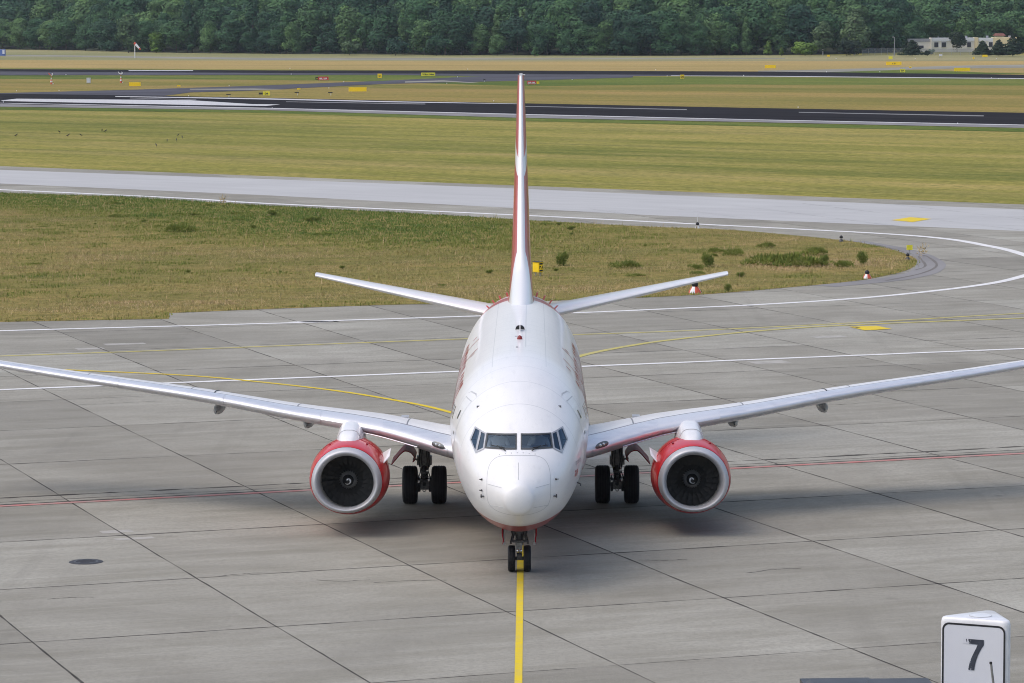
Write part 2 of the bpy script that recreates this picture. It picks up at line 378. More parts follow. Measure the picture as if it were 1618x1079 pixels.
    # signs and furniture
    M['sign_yellow'] = simple('sign_yellow', (.95, .66, .01), 0.5, var=0.05); M['sign_lime'] = simple('sign_lemon', (.82, .74, .05), 0.5, var=0.05)
    M['sign_red'] = simple('sign_red', (.55, .03, .035), 0.5); M['sign_white'] = simple('sign_white', (.75, .76, .78), 0.45, var=0.05)
    M['ink'] = simple('black_ink', (.012, .013, .018), 0.6); M['post'] = simple('galvanised_post', (.35, .36, .37), 0.5, metal=0.5)
    M['orange'] = simple('red_orange', (.62, .10, .05), 0.6); M['blue'] = simple('blue_container', (.10, .17, .42), 0.6)
    M['box_white'] = simple('acrylic_white', (.72, .73, .76), 0.3, coat=0.3, var=0.10, scale=6)
    M['panel'] = simple('sign_panel', (.66, .68, .74), 0.35, coat=0.3, var=0.03, scale=2)
    t = NT('worn_digit'); P = t.coord(); nz = t.noise(t.map(P, scale=(1, 1, .35)), 26, 4, .7); xx, yy, zz = t.sep(P)
    chip = t.math('MULTIPLY', t.math('GREATER_THAN', nz, t.math('MULTIPLY_ADD', xx, 3.4, .72)), t.math('LESS_THAN', xx, -.02))
    t.set(Base_Color=t.mix(chip, t.ramp(t.noise(P, 9, 5), [(.3, (.02, .025, .04)), (.7, (.05, .06, .085))]), (.62, .64, .70)), Roughness=0.6); M['digit'] = t.mat
    M['steel_dark'] = simple('dark_roof_metal', (.075, .075, .08), 0.45, metal=0.4, var=0.2)
    M['bird'] = simple('crow_black', (.012, .012, .013), 0.6)
    M['wall_cream'] = simple('cream_render', (.74, .72, .66), 0.9, var=0.08, scale=0.6); M['wall_white'] = simple('white_render', (.66, .68, .72), 0.8, var=0.05)
    M['wall_yellow'] = simple('yellow_render', (.70, .60, .38), 0.9, var=0.06); M['roof_grey'] = simple('grey_roof', (.32, .33, .36), 0.8)
    M['dark_glass'] = simple('dark_window', (.03, .035, .05), 0.2); M['roof_red'] = simple('red_tiles', (.17, .065, .045), 0.9, var=0.2)
    t = NT('chain_link'); tr = t.n('ShaderNodeBsdfTransparent'); df = t.n('ShaderNodeBsdfDiffuse'); df.inputs[0].default_value = (.25, .27, .28, 1)
    mx = t.n('ShaderNodeMixShader'); mx.inputs[0].default_value = 0.45; t.link(tr.outputs[0], mx.inputs[1]); t.link(df.outputs[0], mx.inputs[2]); t.link(mx.outputs[0], t.out.inputs[0]); M['mesh'] = t.mat
    M['iron'] = simple('cast_iron', (.045, .045, .05), 0.6, metal=0.3, var=0.3, scale=12)
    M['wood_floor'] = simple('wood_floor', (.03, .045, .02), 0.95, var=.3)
    M['dirt'] = simple('soil', (.09, .075, .05), 0.95)
make_materials()

# ------------------------------------------------------------------ ground sheets
GA = ground_at
def sheet(name, pts, z, mat, kind='structure'):
    o = mesh(name, [(p[0], p[1], z) for p in pts], [tuple(range(len(pts)))], mat)
    bm = bmesh.new(); bm.from_mesh(o.data)
    bmesh.ops.triangulate(bm, faces=bm.faces)
    for f in bm.faces:
        if f.normal.z < 0: f.normal_flip()
    bm.to_mesh(o.data); bm.free()
    return tag(o, kind=kind)
def PX(*pts):
    P = [GA(*p) for p in pts]; n = len(P); out = list(P)
    for i, (px, py) in enumerate(pts):                 # strips that leave the picture run on for another 140 m
        if px >= 1990 or px <= -300:
            j = min(((i - 1) % n, (i + 1) % n), key=lambda k: abs(pts[k][0] - 809)); d = np.array(P[i]) - np.array(P[j]); L = np.linalg.norm(d)
            if L > 1: out[i] = tuple(np.array(P[i]) + d / L * 140)
    return out
def spline(pts, n=8):
    P = [np.array(p, float) for p in pts]; P = [2 * P[0] - P[1]] + P + [2 * P[-1] - P[-2]]; out = []
    for i in range(1, len(P) - 2):
        a, b, c, d = P[i - 1:i + 3]
        for k in range(n):
            t = k / n; out.append(0.5 * (2 * b + (c - a) * t + (2 * a - 5 * b + 4 * c - d) * t * t + (3 * b - a - 3 * c + d) * t ** 3))
    return [tuple(p) for p in out] + [tuple(P[-2])]
def ribbon(mb, pts, w, z, m=0, jit=0.0):
    P = np.array(pts, float); d = np.gradient(P, axis=0); d /= np.linalg.norm(d, axis=1)[:, None] + 1e-9
    nrm = np.stack([-d[:, 1], d[:, 0]], 1)
    ww = np.broadcast_to(np.asarray(w, float), (len(P),)) * (1 + jit * rng.uniform(-1, 1, len(P)))
    L, Rr = P + nrm * ww[:, None] / 2, P - nrm * ww[:, None] / 2
    V = [(*p, z) for p in L] + [(*p, z) for p in Rr]; n = len(P)
    mb.add(V, [(n + i, n + i + 1, i + 1, i) for i in range(n - 1)], m)
def stripe(name, pts, w, z, mat, smooth=True, n=8):
    mb = MB(); ribbon(mb, spline(pts, n) if smooth else pts, w, z); o = mb.build(name, mat)
    return structure(o)

sheet('ground', [(-3500, -60), (3500, -60), (3500, 4500), (-3500, 4500)], -0.05, M['field'])
# far bands of the airfield
sheet('dry_grass_band', PX((-500, 91), (100, 95), (830, 97), (1700, 96), (2200, 94), (2200, 114), (1700, 115), (830, 111), (100, 107.5), (-500, 105)), -0.03, M['field_dry'])
sheet('far_meadow', PX((-500, 66), (0, 72), (213, 80), (800, 87), (2200, 87), (2200, 94.5), (1640, 96), (820, 97), (100, 95), (-500, 91.5)), -0.03, M['field_pale'])
sheet('far_path', PX((-500, 83), (100, 87.2), (420, 91.5), (820, 91.8), (1240, 91.5), (1240, 92.8), (820, 93.8), (420, 94.6), (100, 89.4), (-500, 85)), -0.02, M['path'])
sheet('middle_grass', PX((-300, 117), (300, 119), (830, 122), (1100, 121), (2000, 127), (2000, 186), (820, 163), (-300, 140)), -0.03, M['field_mid'])
sheet('grass_verge', PX((-300, 118), (300, 119), (600, 117), (870, 122), (1100, 121), (1618, 124.5), (2000, 127), (2000, 138), (1618, 135), (1100, 133), (820, 136), (500, 126), (250, 125), (-300, 124)), -0.026, M['field_green'])
sheet('grass_verge', PX((-300, 162), (0, 169), (420, 173), (820, 186), (1618, 202), (2000, 210), (2000, 216), (1618, 208), (820, 191), (420, 178), (0, 173), (-300, 166)), -0.026, M['field_green'])
sheet('grass_verge', PX((1280, 113), (1400, 109.5), (1480, 111), (1560, 114.5), (1640, 116.5), (1500, 117), (1300, 114.5)), -0.026, M['field_green'])
# runways
sheet('runway', PX((-400, 138), (0, 147), (130, 149), (420, 154.5), (820, 163), (1198, 170.5), (1618, 178), (2100, 187), (2100, 211), (1618, 202), (1198, 193), (820, 186), (420, 174), (0, 168.5), (-400, 160)), 0.0, M['asphalt'])
sheet('runway_shoulder', PX((-400, 157), (0, 164.5), (420, 171), (820, 181), (1198, 189.5), (1618, 198), (2100, 208), (2100, 211), (1618, 202), (1198, 193), (820, 186), (420, 174), (0, 168.5), (-400, 160)), 0.006, M['shoulder'])
sheet('far_runway', PX((-400, 106), (0, 109), (420, 111), (820, 111.5), (1220, 113), (1618, 118), (2000, 122), (2000, 129), (1618, 124.5), (1220, 120.5), (1080, 119.8), (820, 121), (600, 118), (420, 118.5), (0, 119), (-400, 116)), 0.0, M['asphalt'])
sheet('far_runway_edge', PX((-400, 111), (0, 113), (420, 115.2), (820, 117), (1080, 118.3), (1080, 119.8), (820, 121), (600, 118), (420, 118.5), (0, 119), (-400, 116)), 0.006, M['asphalt_grey'])
sheet('connecting_taxiway', PX((-100, 144), (0, 147), (200, 142), (400, 135.5), (608, 127.5), (740, 121), (820, 119), (1000, 119.4), (1000, 122.3), (800, 128), (608, 132.5), (400, 143), (300, 146), (260, 151.3), (0, 148)), 0.004, M['asphalt_grey'])
sheet('taxiway_edge', PX((300, 140.3), (400, 139.8), (455, 141), (400, 142), (300, 141.8)), 0.010, M['path'])
sheet('taxiway_edge', PX((640, 128.6), (700, 127), (760, 131), (745, 131), (700, 129), (640, 130.5)), 0.010, M['path'])
sheet('side_path', PX((1198, 111.5), (1290, 110), (1430, 106), (1520, 103.5), (1700, 100.5), (1700, 106), (1520, 108), (1430, 110), (1300, 114.3), (1198, 113)), 0.0, M['path'])
# runway paint
def pxsheet(name, pts, z, m): return sheet(name, PX(*pts), z, m)
pxsheet('runway_marking', [(182, 152), (420, 155.4), (613, 160), (820, 163.8), (820, 164.4), (613, 161.5), (420, 157.2), (182, 153)], 0.014, M['runway_paint'])
pxsheet('runway_marking', [(4, 158.5), (26, 156), (300, 158.4), (400, 164.6), (443, 165), (420, 167.5), (300, 165.8), (0, 159.6)], 0.014, M['runway_paint'])
pxsheet('runway_marking', [(-200, 158), (0, 162.6), (420, 170.4), (820, 180.1), (1198, 188.8), (1618, 197), (2100, 207), (2100, 208.1), (1618, 198.2), (1198, 189.8), (820, 181.1), (420, 171.4), (0, 163.3), (-200, 159)], 0.014, M['runway_paint'])
pxsheet('runway_marking', [(205, 154.6), (310, 157.3), (310, 158), (205, 155.3)], 0.014, M['grey_paint'])
pxsheet('runway_marking', [(452, 160.5), (672, 163.8), (672, 165), (452, 161.2)], 0.014, M['grey_paint'])
pxsheet('runway_marking', [(829, 167.6), (1085, 172.6), (1085, 173.8), (829, 168.5)], 0.014, M['grey_paint'])
pxsheet('runway_marking', [(1262, 177), (1554, 182.4), (1554, 183.8), (1262, 177.9)], 0.014, M['grey_paint'])
pxsheet('runway_marking', [(1060, 119.3), (1220, 120), (1618, 123.6), (1900, 127), (1900, 128.2), (1618, 124.7), (1220, 121), (1060, 120)], 0.014, M['runway_paint'])
pxsheet('runway_marking', [(203, 111), (305, 111), (305, 112), (203, 112)], 0.014, M['runway_paint'])
def vnoise(P, s, seed):
    g = np.random.default_rng(seed).random((64, 64)); q = P / s; i = np.floor(q).astype(int); f = q - i; f = f * f * (3 - 2 * f)
    v = lambda a, b: g[(i[:, 0] + a) % 64, (i[:, 1] + b) % 64]
    return (v(0, 0) * (1 - f[:, 0]) + v(1, 0) * f[:, 0]) * (1 - f[:, 1]) + (v(0, 1) * (1 - f[:, 0]) + v(1, 1) * f[:, 0]) * f[:, 1]
# apron: one face per concrete slab, in the slabs' own grid
cn, cm = (math.cos(SLAB), math.sin(SLAB)), (-math.sin(SLAB), math.cos(SLAB))
JN = [16.2 + 5.82 * k for k in range(-16, 24)]
JM = [32.9, 40.5, 48.1, 55.7, 63.3, 70.9, 78.4, 86.0, 93.8, 101.6, 110.2, 119.3, 128.2, 137.3, 146.4, 155.5, 164.5, 173.5, 182.5, 191.5, 200.5]
def slab_xy(a, b): return (a * cn[0] + b * cm[0], a * cn[1] + b * cm[1])
def build_apron():
    far = GA(0, 262.5), GA(1618, 323)                 # far kerb of the taxiway
    e = np.array(far[1]) - np.array(far[0]); e /= np.linalg.norm(e); nn = np.array([-e[1], e[0]])
    if nn[1] < 0: nn = -nn
    off = float(np.dot(nn, far[0]))
    bm = bmesh.new(); lay = bm.faces.layers.float.new('tint')
    jm = [10, 18, 25] + JM + [209.5 + 9 * k for k in range(24)]; jn = [JN[0] - 5.82 * k for k in range(14, 0, -1)] + JN + [JN[-1] + 5.82 * k for k in range(1, 16)]
    for i in range(len(jn) - 1):
        for j in range(len(jm) - 1):
            P = [slab_xy(jn[i], jm[j]), slab_xy(jn[i + 1], jm[j]), slab_xy(jn[i + 1], jm[j + 1]), slab_xy(jn[i], jm[j + 1])]
            if min(p[1] for p in P) < -40 or min(abs(p[0]) for p in P) > 130: continue
            f = bm.faces.new([bm.verts.new((*p, 0)) for p in P]); f[lay] = float(np.clip(rng.normal(0.5, 0.27), 0, 1))
    bmesh.ops.remove_doubles(bm, verts=bm.verts, dist=1e-3)
    bmesh.ops.bisect_plane(bm, geom=bm.verts[:] + bm.edges[:] + bm.faces[:], plane_co=(*(nn * off), 0), plane_no=(*nn, 0), clear_outer=True)
    me = bpy.data.meshes.new('apron'); bm.to_mesh(me); bm.free(); me.materials.append(M['concrete'])
    o = bpy.data.objects.new('apron', me); COL.objects.link(o); structure(o)
    mb = MB()                                          # bitumen joints, hand-poured and uneven
    def wob(p, q, n, a):
        t = np.linspace(0, 1, n)[:, None]; P = np.array(p) * (1 - t) + np.array(q) * t
        d = np.array(q) - np.array(p); d /= np.linalg.norm(d); k = np.cumsum(rng.normal(0, a, n)); k -= np.linspace(k[0], k[-1], n)
        return P + np.stack([-d[1] * k, d[0] * k], 1) * 0.5
    def clip(p, q):
        a, b = np.dot(nn, p) - off, np.dot(nn, q) - off
        if a > 0 and b > 0: return None
        if a > 0: p = tuple(np.array(p) + (np.array(q) - np.array(p)) * a / (a - b))
        if b > 0: q = tuple(np.array(p) + (np.array(q) - np.array(p)) * a / (a - b))
        return p, q
    for a in [x for x in jn if -60 < x < 150]:
        c = clip(slab_xy(a, 18), slab_xy(a, 240))
        if c: ribbon(mb, wob(*c, 260, 0.011), rng.uniform(0.038, 0.052), 0.004, jit=0.55)
    for b in [x for x in jm if 30 < x < 240]:
        w = rng.uniform(0.035, 0.06) * (0.55 + 0.9 * vnoise(np.stack([np.arange(300) * 1.0, np.full(300, b)], 1), 14, 9))
        c = clip(slab_xy(-60, b), slab_xy(130, b))
        if c: ribbon(mb, wob(*c, 300, 0.012), w, 0.004, jit=0.75)
    for a in (101.2, 102.5):
        ribbon(mb, wob(slab_xy(-20, a), slab_xy(80, a), 260, 0.02), 0.13, 0.0045, jit=0.95)
    structure(mb.build('apron_joints', M['joint']))
build_apron()
def cracks():
    mb = MB()
    for pts in ([(75, 947), (110, 945), (148, 943.5)], [(500, 916), (540, 919), (585, 917)], [(590, 921), (640, 917), (700, 916)], [(340, 912), (380, 908), (415, 905)], [(1010, 885), (1060, 886), (1090, 884)], [(1180, 905), (1230, 899), (1268, 898)], [(120, 640), (180, 637), (260, 634)], [(1320, 640), (1390, 634), (1450, 633)]):
        P = np.array(spline(PX(*pts), 14)); P += np.cumsum(rng.normal(0, .014, P.shape), 0); ribbon(mb, P, .028, .0045, jit=.8)
    structure(mb.build('apron_cracks', M['joint']))
    mb = MB()
    for px, py, w, d in ((184, 840, .9, .5), (212, 851, 1.1, .35), (142, 551, 1.2, .7), (183, 544, 1.0, .8), (215, 543, .8, .6), (1215, 572, 1.6, 1.1), (940, 722, 1.3, .9), (1310, 532, 1.5, .8)):
        x, y = GA(px, py); mb.add([(x + a * cn[0] + b * cm[0], y + a * cn[1] + b * cm[1], .0035) for a, b in ((-w / 2, -d / 2), (w / 2, -d / 2), (w / 2, d / 2), (-w / 2, d / 2))], [(0, 1, 2, 3)])
    structure(mb.build('apron_patches', M['patch']))
cracks()
# the smoother lane of the taxiway, its markings, the island of grass
sheet('taxiway', PX((-400, 253), (0, 268.5), (420, 283), (820, 298), (1020, 307), (1618, 331), (2000, 346), (2000, 381), (1618, 365), (1020, 339.6), (820, 329), (420, 308.5), (0, 290), (-400, 274)), 0.004, M['taxi'])
ISLAND = [(-400, 293), (0, 305), (200, 312), (420, 325), (700, 340), (840, 348.5), (1020, 358), (1131, 362), (1212, 368), (1301, 376.5), (1353, 382.5), (1408, 394), (1440, 405), (1449, 414), (1434, 426.5), (1390, 437.5), (1334, 446), (1242, 454.5), (1123, 464.5), (1020, 470), (880, 475), (740, 480.5), (631, 481.5), (434, 488), (267.5, 495), (267, 504), (0, 509), (-400, 522)]
ISL = PX(*ISLAND)
ISLs = spline(ISL[:-4], 6) + ISL[-4:]
sheet('grass_island', ISLs, 0.012, M['island'])
PT = np.array([ISL[13], ISL[14], ISL[15]])
mb = MB(); kp = spline(PX((1345, 381), (1380, 387), (1413, 393), (1444, 401.5), (1457, 407), (1471, 418), (1459, 430), (1430, 437.5), (1395, 443), (1300, 452)), 6)
ribbon(mb, kp, 1.7, 0.010); structure(mb.build('drain_channel', M['shoulder']))
mb = MB()
ribbon(mb, spline(PX((1451, 405), (1462, 420), (1446, 427)), 5), 0.13, 0.016, jit=0.4); ribbon(mb, spline(PX((1452, 402.5), (1466, 406), (1480, 419.5), (1456, 432), (1400, 443.5)), 6), 0.15, 0.016, jit=0.4)
ribbon(mb, spline(PX((1381, 386), (1402, 391), (1440, 401)), 5), 0.12, 0.016, jit=0.6)
structure(mb.build('drain_slot', M['slot']))
def whites():
    P = spline(PX((-300, 287), (0, 299.8), (420, 321.5), (820, 340), (1020, 350), (1220, 360), (1408, 370), (1500, 378), (1556, 387.6), (1600, 397), (1640, 412), (1640, 427), (1618, 435.7), (1567, 447.5), (1475, 459.7), (1353, 471.5), (1205, 481), (1057, 488), (920, 494), (740, 500), (480, 508.3), (0, 523), (-300, 531)), 8)
    y = np.array([p[1] for p in P]); mb = MB(); ribbon(mb, P, np.interp(y, [150, 200, 260], [0.42, 0.62, 0.9]), 0.012); structure(mb.build('white_line', M['white_paint']))
whites()
stripe('white_line', [slab_xy(-70, 132.4), slab_xy(120, 132.4)], 0.42, 0.012, M['white_paint'], False)
stripe('red_line', [slab_xy(-70, 100.75), slab_xy(120, 100.75)], 0.28, 0.012, M['red_paint'], False)
stripe('yellow_line', [(-.20, 20), (-.05, 74.2), (0.0, 89), (0.0, 124)], 0.17, 0.010, M['yellow_paint'], False)
stripe('yellow_line', PX((98, 584.4), (293, 593.5), (412, 604), (526, 617), (617.5, 631.5), (686, 645), (748, 664), (795, 690), (817, 720), (821, 760)), 0.25, 0.014, M['yellow_paint'])
stripe('yellow_line', PX((821, 700), (826, 655), (840, 615), (865, 583), (916.5, 562.8), (994, 546.8), (1071.5, 535.9), (1199, 523), (1336, 514), (1618, 502.6), (1900, 492)), 0.36, 0.014, M['faded_yellow'])
stripe('yellow_line', PX((-200, 569), (0, 562.9), (215, 555.5), (412, 547.8), (740, 535.4), (907, 529), (1108, 521.8), (1336, 510.8), (1618, 494.9), (1900, 481)), 0.3, 0.010, M['faded_yellow'])
mb = MB()                                              # painted direction panel on the apron
V = PX((1342, 516.5), (1385, 515), (1409, 520), (1366, 522.3)); mb.add([(*p, 0.018) for p in V], [(0, 3, 2, 1)])
V = PX((1347, 516.9), (1353, 516.8), (1360, 518), (1354, 518.3)); mb.add([(*p, 0.022) for p in V], [(0, 3, 2, 1)], 1)
structure(mb.build('painted_panel', [M['yellow_paint'], M['joint']]))
V = PX((1408, 348), (1438, 343.3), (1472, 346), (1442, 351)); mb = MB().add([(*p, 0.018) for p in V], [(0, 3, 2, 1)])
structure(mb.build('painted_panel', M['yellow_paint']))

# ------------------------------------------------------------------ grass blades and weeds
def inside(P, poly):
    poly = np.asarray(poly); x, y = P[:, 0], P[:, 1]; r = np.zeros(len(P), bool); j = len(poly) - 1
    for i in range(len(poly)):
        xi, yi = poly[i]; xj, yj = poly[j]
        r ^= ((yi > y) != (yj > y)) & (x < (xj - xi) * (y - yi) / (yj - yi + 1e-12) + xi); j = i
    return r
def edge_dist(P, poly):
    poly = np.asarray(poly); d = np.full(len(P), 1e9)
    for a, b in zip(poly, np.roll(poly, -1, 0)):
        ab = b - a; t = np.clip(((P - a) @ ab) / (ab @ ab + 1e-9), 0, 1); d = np.minimum(d, np.linalg.norm(P - a - t[:, None] * ab, axis=1))
    return d
def blades(name, P, tint, height, nb=4, spread=0.10, wid=0.022):
    n = len(P); Q = np.repeat(P, nb, 0) + rng.normal(0, spread, (n * nb, 2)); hgt = np.repeat(height, nb) * rng.uniform(0.5, 1.2, n * nb)
    a = rng.uniform(0, 2 * math.pi, n * nb); ln = rng.uniform(0.15, 0.75, n * nb) * hgt; wd = wid * rng.uniform(0.6, 1.5, n * nb)
    d = np.stack([np.cos(a), np.sin(a)], 1); s = np.stack([-d[:, 1], d[:, 0]], 1)
    b0, b1 = Q - s * wd[:, None], Q + s * wd[:, None]; tp = Q + d * ln[:, None]
    z = np.full((n * nb, 1), 0.008)
    V = np.stack([np.hstack([b0, z]), np.hstack([b1, z]), np.hstack([tp, hgt[:, None]])], 1).reshape(-1, 3)
    t = np.clip(np.repeat(tint, nb) + rng.normal(0, 0.09, n * nb), 0, 1)
    return tag(fast_mesh(name, V, np.arange(len(V)).reshape(-1, 3), M['blade'], col=t), kind='stuff')
def island_grass():
    A = np.asarray(ISLs); lo, hi = (-64, A[:, 1].min()), (28, 320)
    P = rng.uniform(lo, hi, (300000, 2)); P = P[inside(P, ISLs)]
    vis = np.abs(P[:, 0]) < P[:, 1] * 0.21 + 2; P = P[vis]
    d = edge_dist(P, ISLs)
    near = P[:, 1] - np.interp(P[:, 0], [-25, 0, 10, 18], [164, 176, 183, 196])      # metres beyond the near edge
    top = np.interp(P[:, 0], [-42, -33, -23, -6, 5, 15, 22], [273, 262, 243, 222, 212, 200, 196]) - P[:, 1]
    n1, n2, n3 = vnoise(P, 9.0, 1), vnoise(P, 2.2, 2), vnoise(P + 50, 20.0, 3)
    n4 = vnoise(P * [0.5, 1.0] + 9, 0.9, 8); t = 0.47 + 0.30 * (n1 - 0.5) + 0.44 * (n2 - 0.5) + 0.25 * (n4 - 0.5) + 0.2 * (n3 - 0.5)
    t -= 0.62 * np.clip(1 - top / 22, 0, 1) * (0.15 + 1.1 * n2 * (0.4 + n1)) * np.clip((14 - P[:, 0]) / 22, 0, 1)             # green belt along the taxiway
    t += 0.24 * np.exp(-((near - 6) / 4.0) ** 2) * (0.5 + n1)                          # dry belt
    g = np.clip(1 - d / 1.3, 0, 1) * (near < 6); t = t * (1 - g) + g * 0.24
    h = 0.05 + 0.07 * n2 * n1 * 2 + 0.07 * (t < 0.3)
    blades('grass_blades', P, np.clip(t, 0, 1), h, 4, 0.13, 0.016)
    # taller dry stalks
    k = rng.random(len(P)) < 0.012; blades('dry_stalks', P[k], np.clip(0.72 + 0.2 * rng.normal(size=k.sum()), 0, 1), np.full(k.sum(), 0.42), 3, 0.12, 0.014)
island_grass()
def weed_mesh(name, seed, n, rad, hgt, tint, lean=0.6):
    """a low leafy clump: small leaves over several uneven mounds"""
    r = np.random.default_rng(seed); k = 9
    a = r.uniform(0, 6.283, k); q = rad * np.sqrt(r.random(k)) * .75; L = np.stack([q * np.cos(a), q * np.sin(a), hgt * r.uniform(.15, .55, k)], 1); lr = rad * r.uniform(.22, .42, k); lh = hgt * r.uniform(.3, .55, k)
    idx = r.integers(0, k, n); d = r.normal(size=(n, 3)); d /= np.linalg.norm(d, axis=1)[:, None]; d[:, 2] = np.abs(d[:, 2]) * np.where(r.random(n) < .2, -.5, 1)
    C = L[idx] + d * np.stack([lr[idx], lr[idx], lh[idx]], 1) * r.uniform(.6, 1.12, n)[:, None]; C[:, 2] = np.maximum(C[:, 2], .02)
    up = d + np.array([0, 0, lean]) + r.normal(0, .35, (n, 3)); up /= np.linalg.norm(up, axis=1)[:, None]; s = np.cross(up, r.normal(size=(n, 3))); s /= np.linalg.norm(s, axis=1)[:, None]
    ln, w = (r.uniform(.07, .2, n) * (.5 + hgt))[:, None], r.uniform(.018, .04, n)[:, None]
    V = np.stack([C - s * w, C + s * w, C + up * ln], 1).reshape(-1, 3)
    return fast_mesh(name, V, np.arange(3 * n).reshape(-1, 3), M['blade'], col=np.clip(tint + r.normal(0, .07, n), 0, 1))
def weeds():
    protos = [None, weed_mesh('weed_clump', 12, 900, 1.15, 0.42, 0.19, .8), weed_mesh('weed_clump', 13, 700, 0.5, 0.8, 0.17, .8)]
    used = [False] * 3
    spots = [  # px, py, kind, scale, label
        (289, 367, 1, 1.0, 'round dark green weed clump alone in the middle of the left turf'), (889, 420, 2, 0.75, 'upright dark green weed clump right of the yellow sign behind the tail'),
        (1116, 422, 2, 0.75, 'pointed green weed clump just right of the right tailplane tip'), (1104, 425, 1, 0.5, 'low green weed clump at the foot of the pointed one near the right tailplane tip'),
        (1200, 419, 1, 1.1, 'wide dark green weed clump at the left end of the big island patch'), (1243, 421, 1, 1.3, 'broadest dark green weed clump in the patch on the right of the island'),
        (1274, 421, 1, 0.9, 'green weed clump in the right half of the big island patch'), (1302, 420, 2, 0.6, 'narrow green weed clump right of the big island patch'), (1330, 422, 1, 0.7, 'flat green weed clump between two upright ones near the island tip'),
        (1359, 417, 2, 0.68, 'rightmost upright green weed clump near the island tip'), (1208, 391, 1, 0.55, 'green weed clump near the far edge of the island, right of the marker lamp'), (1283, 403, 1, 0.8, 'flat green weed clump behind the big island patch'),
        (1156, 404, 1, 0.7, 'green weed clump behind the right tailplane tip, on the left of a close pair'), (1133, 399, 1, 0.5, 'small green weed clump behind the right tailplane tip'), (985, 424, 1, 0.8, 'olive weed clump above the middle of the right tailplane'),
        (1152, 461, 2, 0.4, 'weed clump beside the red and white marker under the right tailplane')]
    for i, (px, py, k, sc, lab) in enumerate(spots):
        x, y = GA(px, py)
        o = protos[k] if not used[k] else protos[k].copy()
        if used[k]: COL.objects.link(o)
        used[k] = True; o.location = (x, y, 0.0); o.rotation_euler = (0, 0, rng.uniform(0, 6)); o.scale = (sc * 1.15, sc * 1.15, sc * 1.25)
        tag(o, lab, 'weed', 'weed clumps on the grass island')
    mid = [(x, y) for x, y in zip(rng.uniform(5, 1380, 130), rng.uniform(318, 500, 130))]
    n = 0
    for px, py in mid:
        P = np.array([GA(px, py)])
        if not inside(P, ISLs)[0] or edge_dist(P, ISLs)[0] < 1: continue
        g = 372 if px < 700 else 380
        if py > g and rng.random() < 0.72: continue
        o = protos[int(rng.integers(1, 3))].copy(); COL.objects.link(o); o.location = (P[0][0], P[0][1], 0); o.rotation_euler = (0, 0, rng.uniform(0, 6))
        s = rng.uniform(0.16, 0.42) * (1.5 if py < g - 20 and px < 700 else 1); o.scale = (s * 1.5, s * 1.5, s * .8)
        tag(o, 'small green weed tuft among the dry grass of the island', 'weed', 'small weed tufts in the turf'); n += 1
weeds()
# ------------------------------------------------------------------ the aircraft (own frame: x across, y = metres behind the nose tip, z up)
NOSE_Y = 85.275
plane = thing('passenger_jet', 'white airliner with red engine cowls taxiing head-on along the yellow line', 'airliner', (-0.035, NOSE_Y, 0), -R(0.2))
_S = [0, .03, .12, .3, .6, 1.1, 1.75, 2.3, 2.75, 3.2, 4, 5, 6, 7, 8, 12, 18, 20, 22, 24, 26, 28, 30, 31.5, 32.6]
_ZT = [2.43, 2.63, 2.79, 2.86, 3.0, 3.31, 3.56, 3.87, 4.14, 4.36, 4.69, 5.0, 5.2, 5.31, 5.37, 5.40, 5.40, 5.40, 5.40, 5.39, 5.37, 5.3, 5.17, 5.02, 4.85]
_ZB = [2.43, 2.24, 2.08, 2.0, 1.865, 1.645, 1.49, 1.36, 1.26, 1.17, 1.08, 1.08, 1.13, 1.21, 1.27, 1.32, 1.34, 1.45, 1.8, 2.3, 2.85, 3.4, 3.95, 4.3, 4.5]
_W = [0, .20, .35, .42, .595, .905, 1.16, 1.31, 1.41, 1.5, 1.625, 1.735, 1.81, 1.855, 1.88, 1.88, 1.88, 1.88, 1.86, 1.78, 1.58, 1.25, .85, .5, .2]
_ZC = [2.43, 2.433, 2.437, 2.45, 2.5, 2.59, 2.73, 2.83, 2.90, 2.97, 3.08, 3.2, 3.3, 3.36, 3.4, 3.42, 3.42, 3.45, 3.5, 3.65, 3.95, 4.3, 4.55, 4.65, 4.68]
_q = np.sqrt(_S)
f_zt, f_zb, f_w, f_zc = (pchip(_q, t) for t in (_ZT, _ZB, _W, _ZC))
def fus_sec(s):
    q = math.sqrt(max(s, 0)); return float(f_zt(q)), float(f_zb(q)), float(f_w(q)), float(f_zc(q))
def half_width(s, z):
    zt, zb, w, zc = fus_sec(s); hh = (zt - zc) if z > zc else (zc - zb); k = 1 - ((z - zc) / hh) ** 2 if hh > 1e-6 else 0
    return w * math.sqrt(k) if k > 0 else 0.0
def top_s(x, z):
    """station where the forward-facing skin passes (x, z)"""
    lo, hi = 0.0, 8.0
    for _ in range(40):
        m = (lo + hi) / 2
        if half_width(m, z) >= abs(x): hi = m
        else: lo = m
    return hi
def nose_point(x, z, off=0.0):
    p = np.array([x, top_s(x, z), z])
    if off:
        e = 0.01; a = np.array([x + e, top_s(x + e, z), z]) - np.array([x - e, top_s(x - e, z), z]); b = np.array([x, top_s(x, z + e), z + e]) - np.array([x, top_s(x, z - e), z - e])
        n = np.cross(a, b); n /= np.linalg.norm(n); n *= -np.sign(n[1]) if abs(n[1]) > 1e-4 else 1; p = p + n * off
    return p
def side_point(s, z, sgn, off=0.0):
    """skin point at station s, height z; the normal lies in the cross-section"""
    zt, zb, w, zc = fus_sec(s); hh = (zt - zc) if z > zc else (zc - zb); x = half_width(s, z)
    n = np.array([x / w ** 2, (z - zc) / hh ** 2]); n /= np.linalg.norm(n)
    return np.array([sgn * (x + n[0] * off), s, z + n[1] * off])
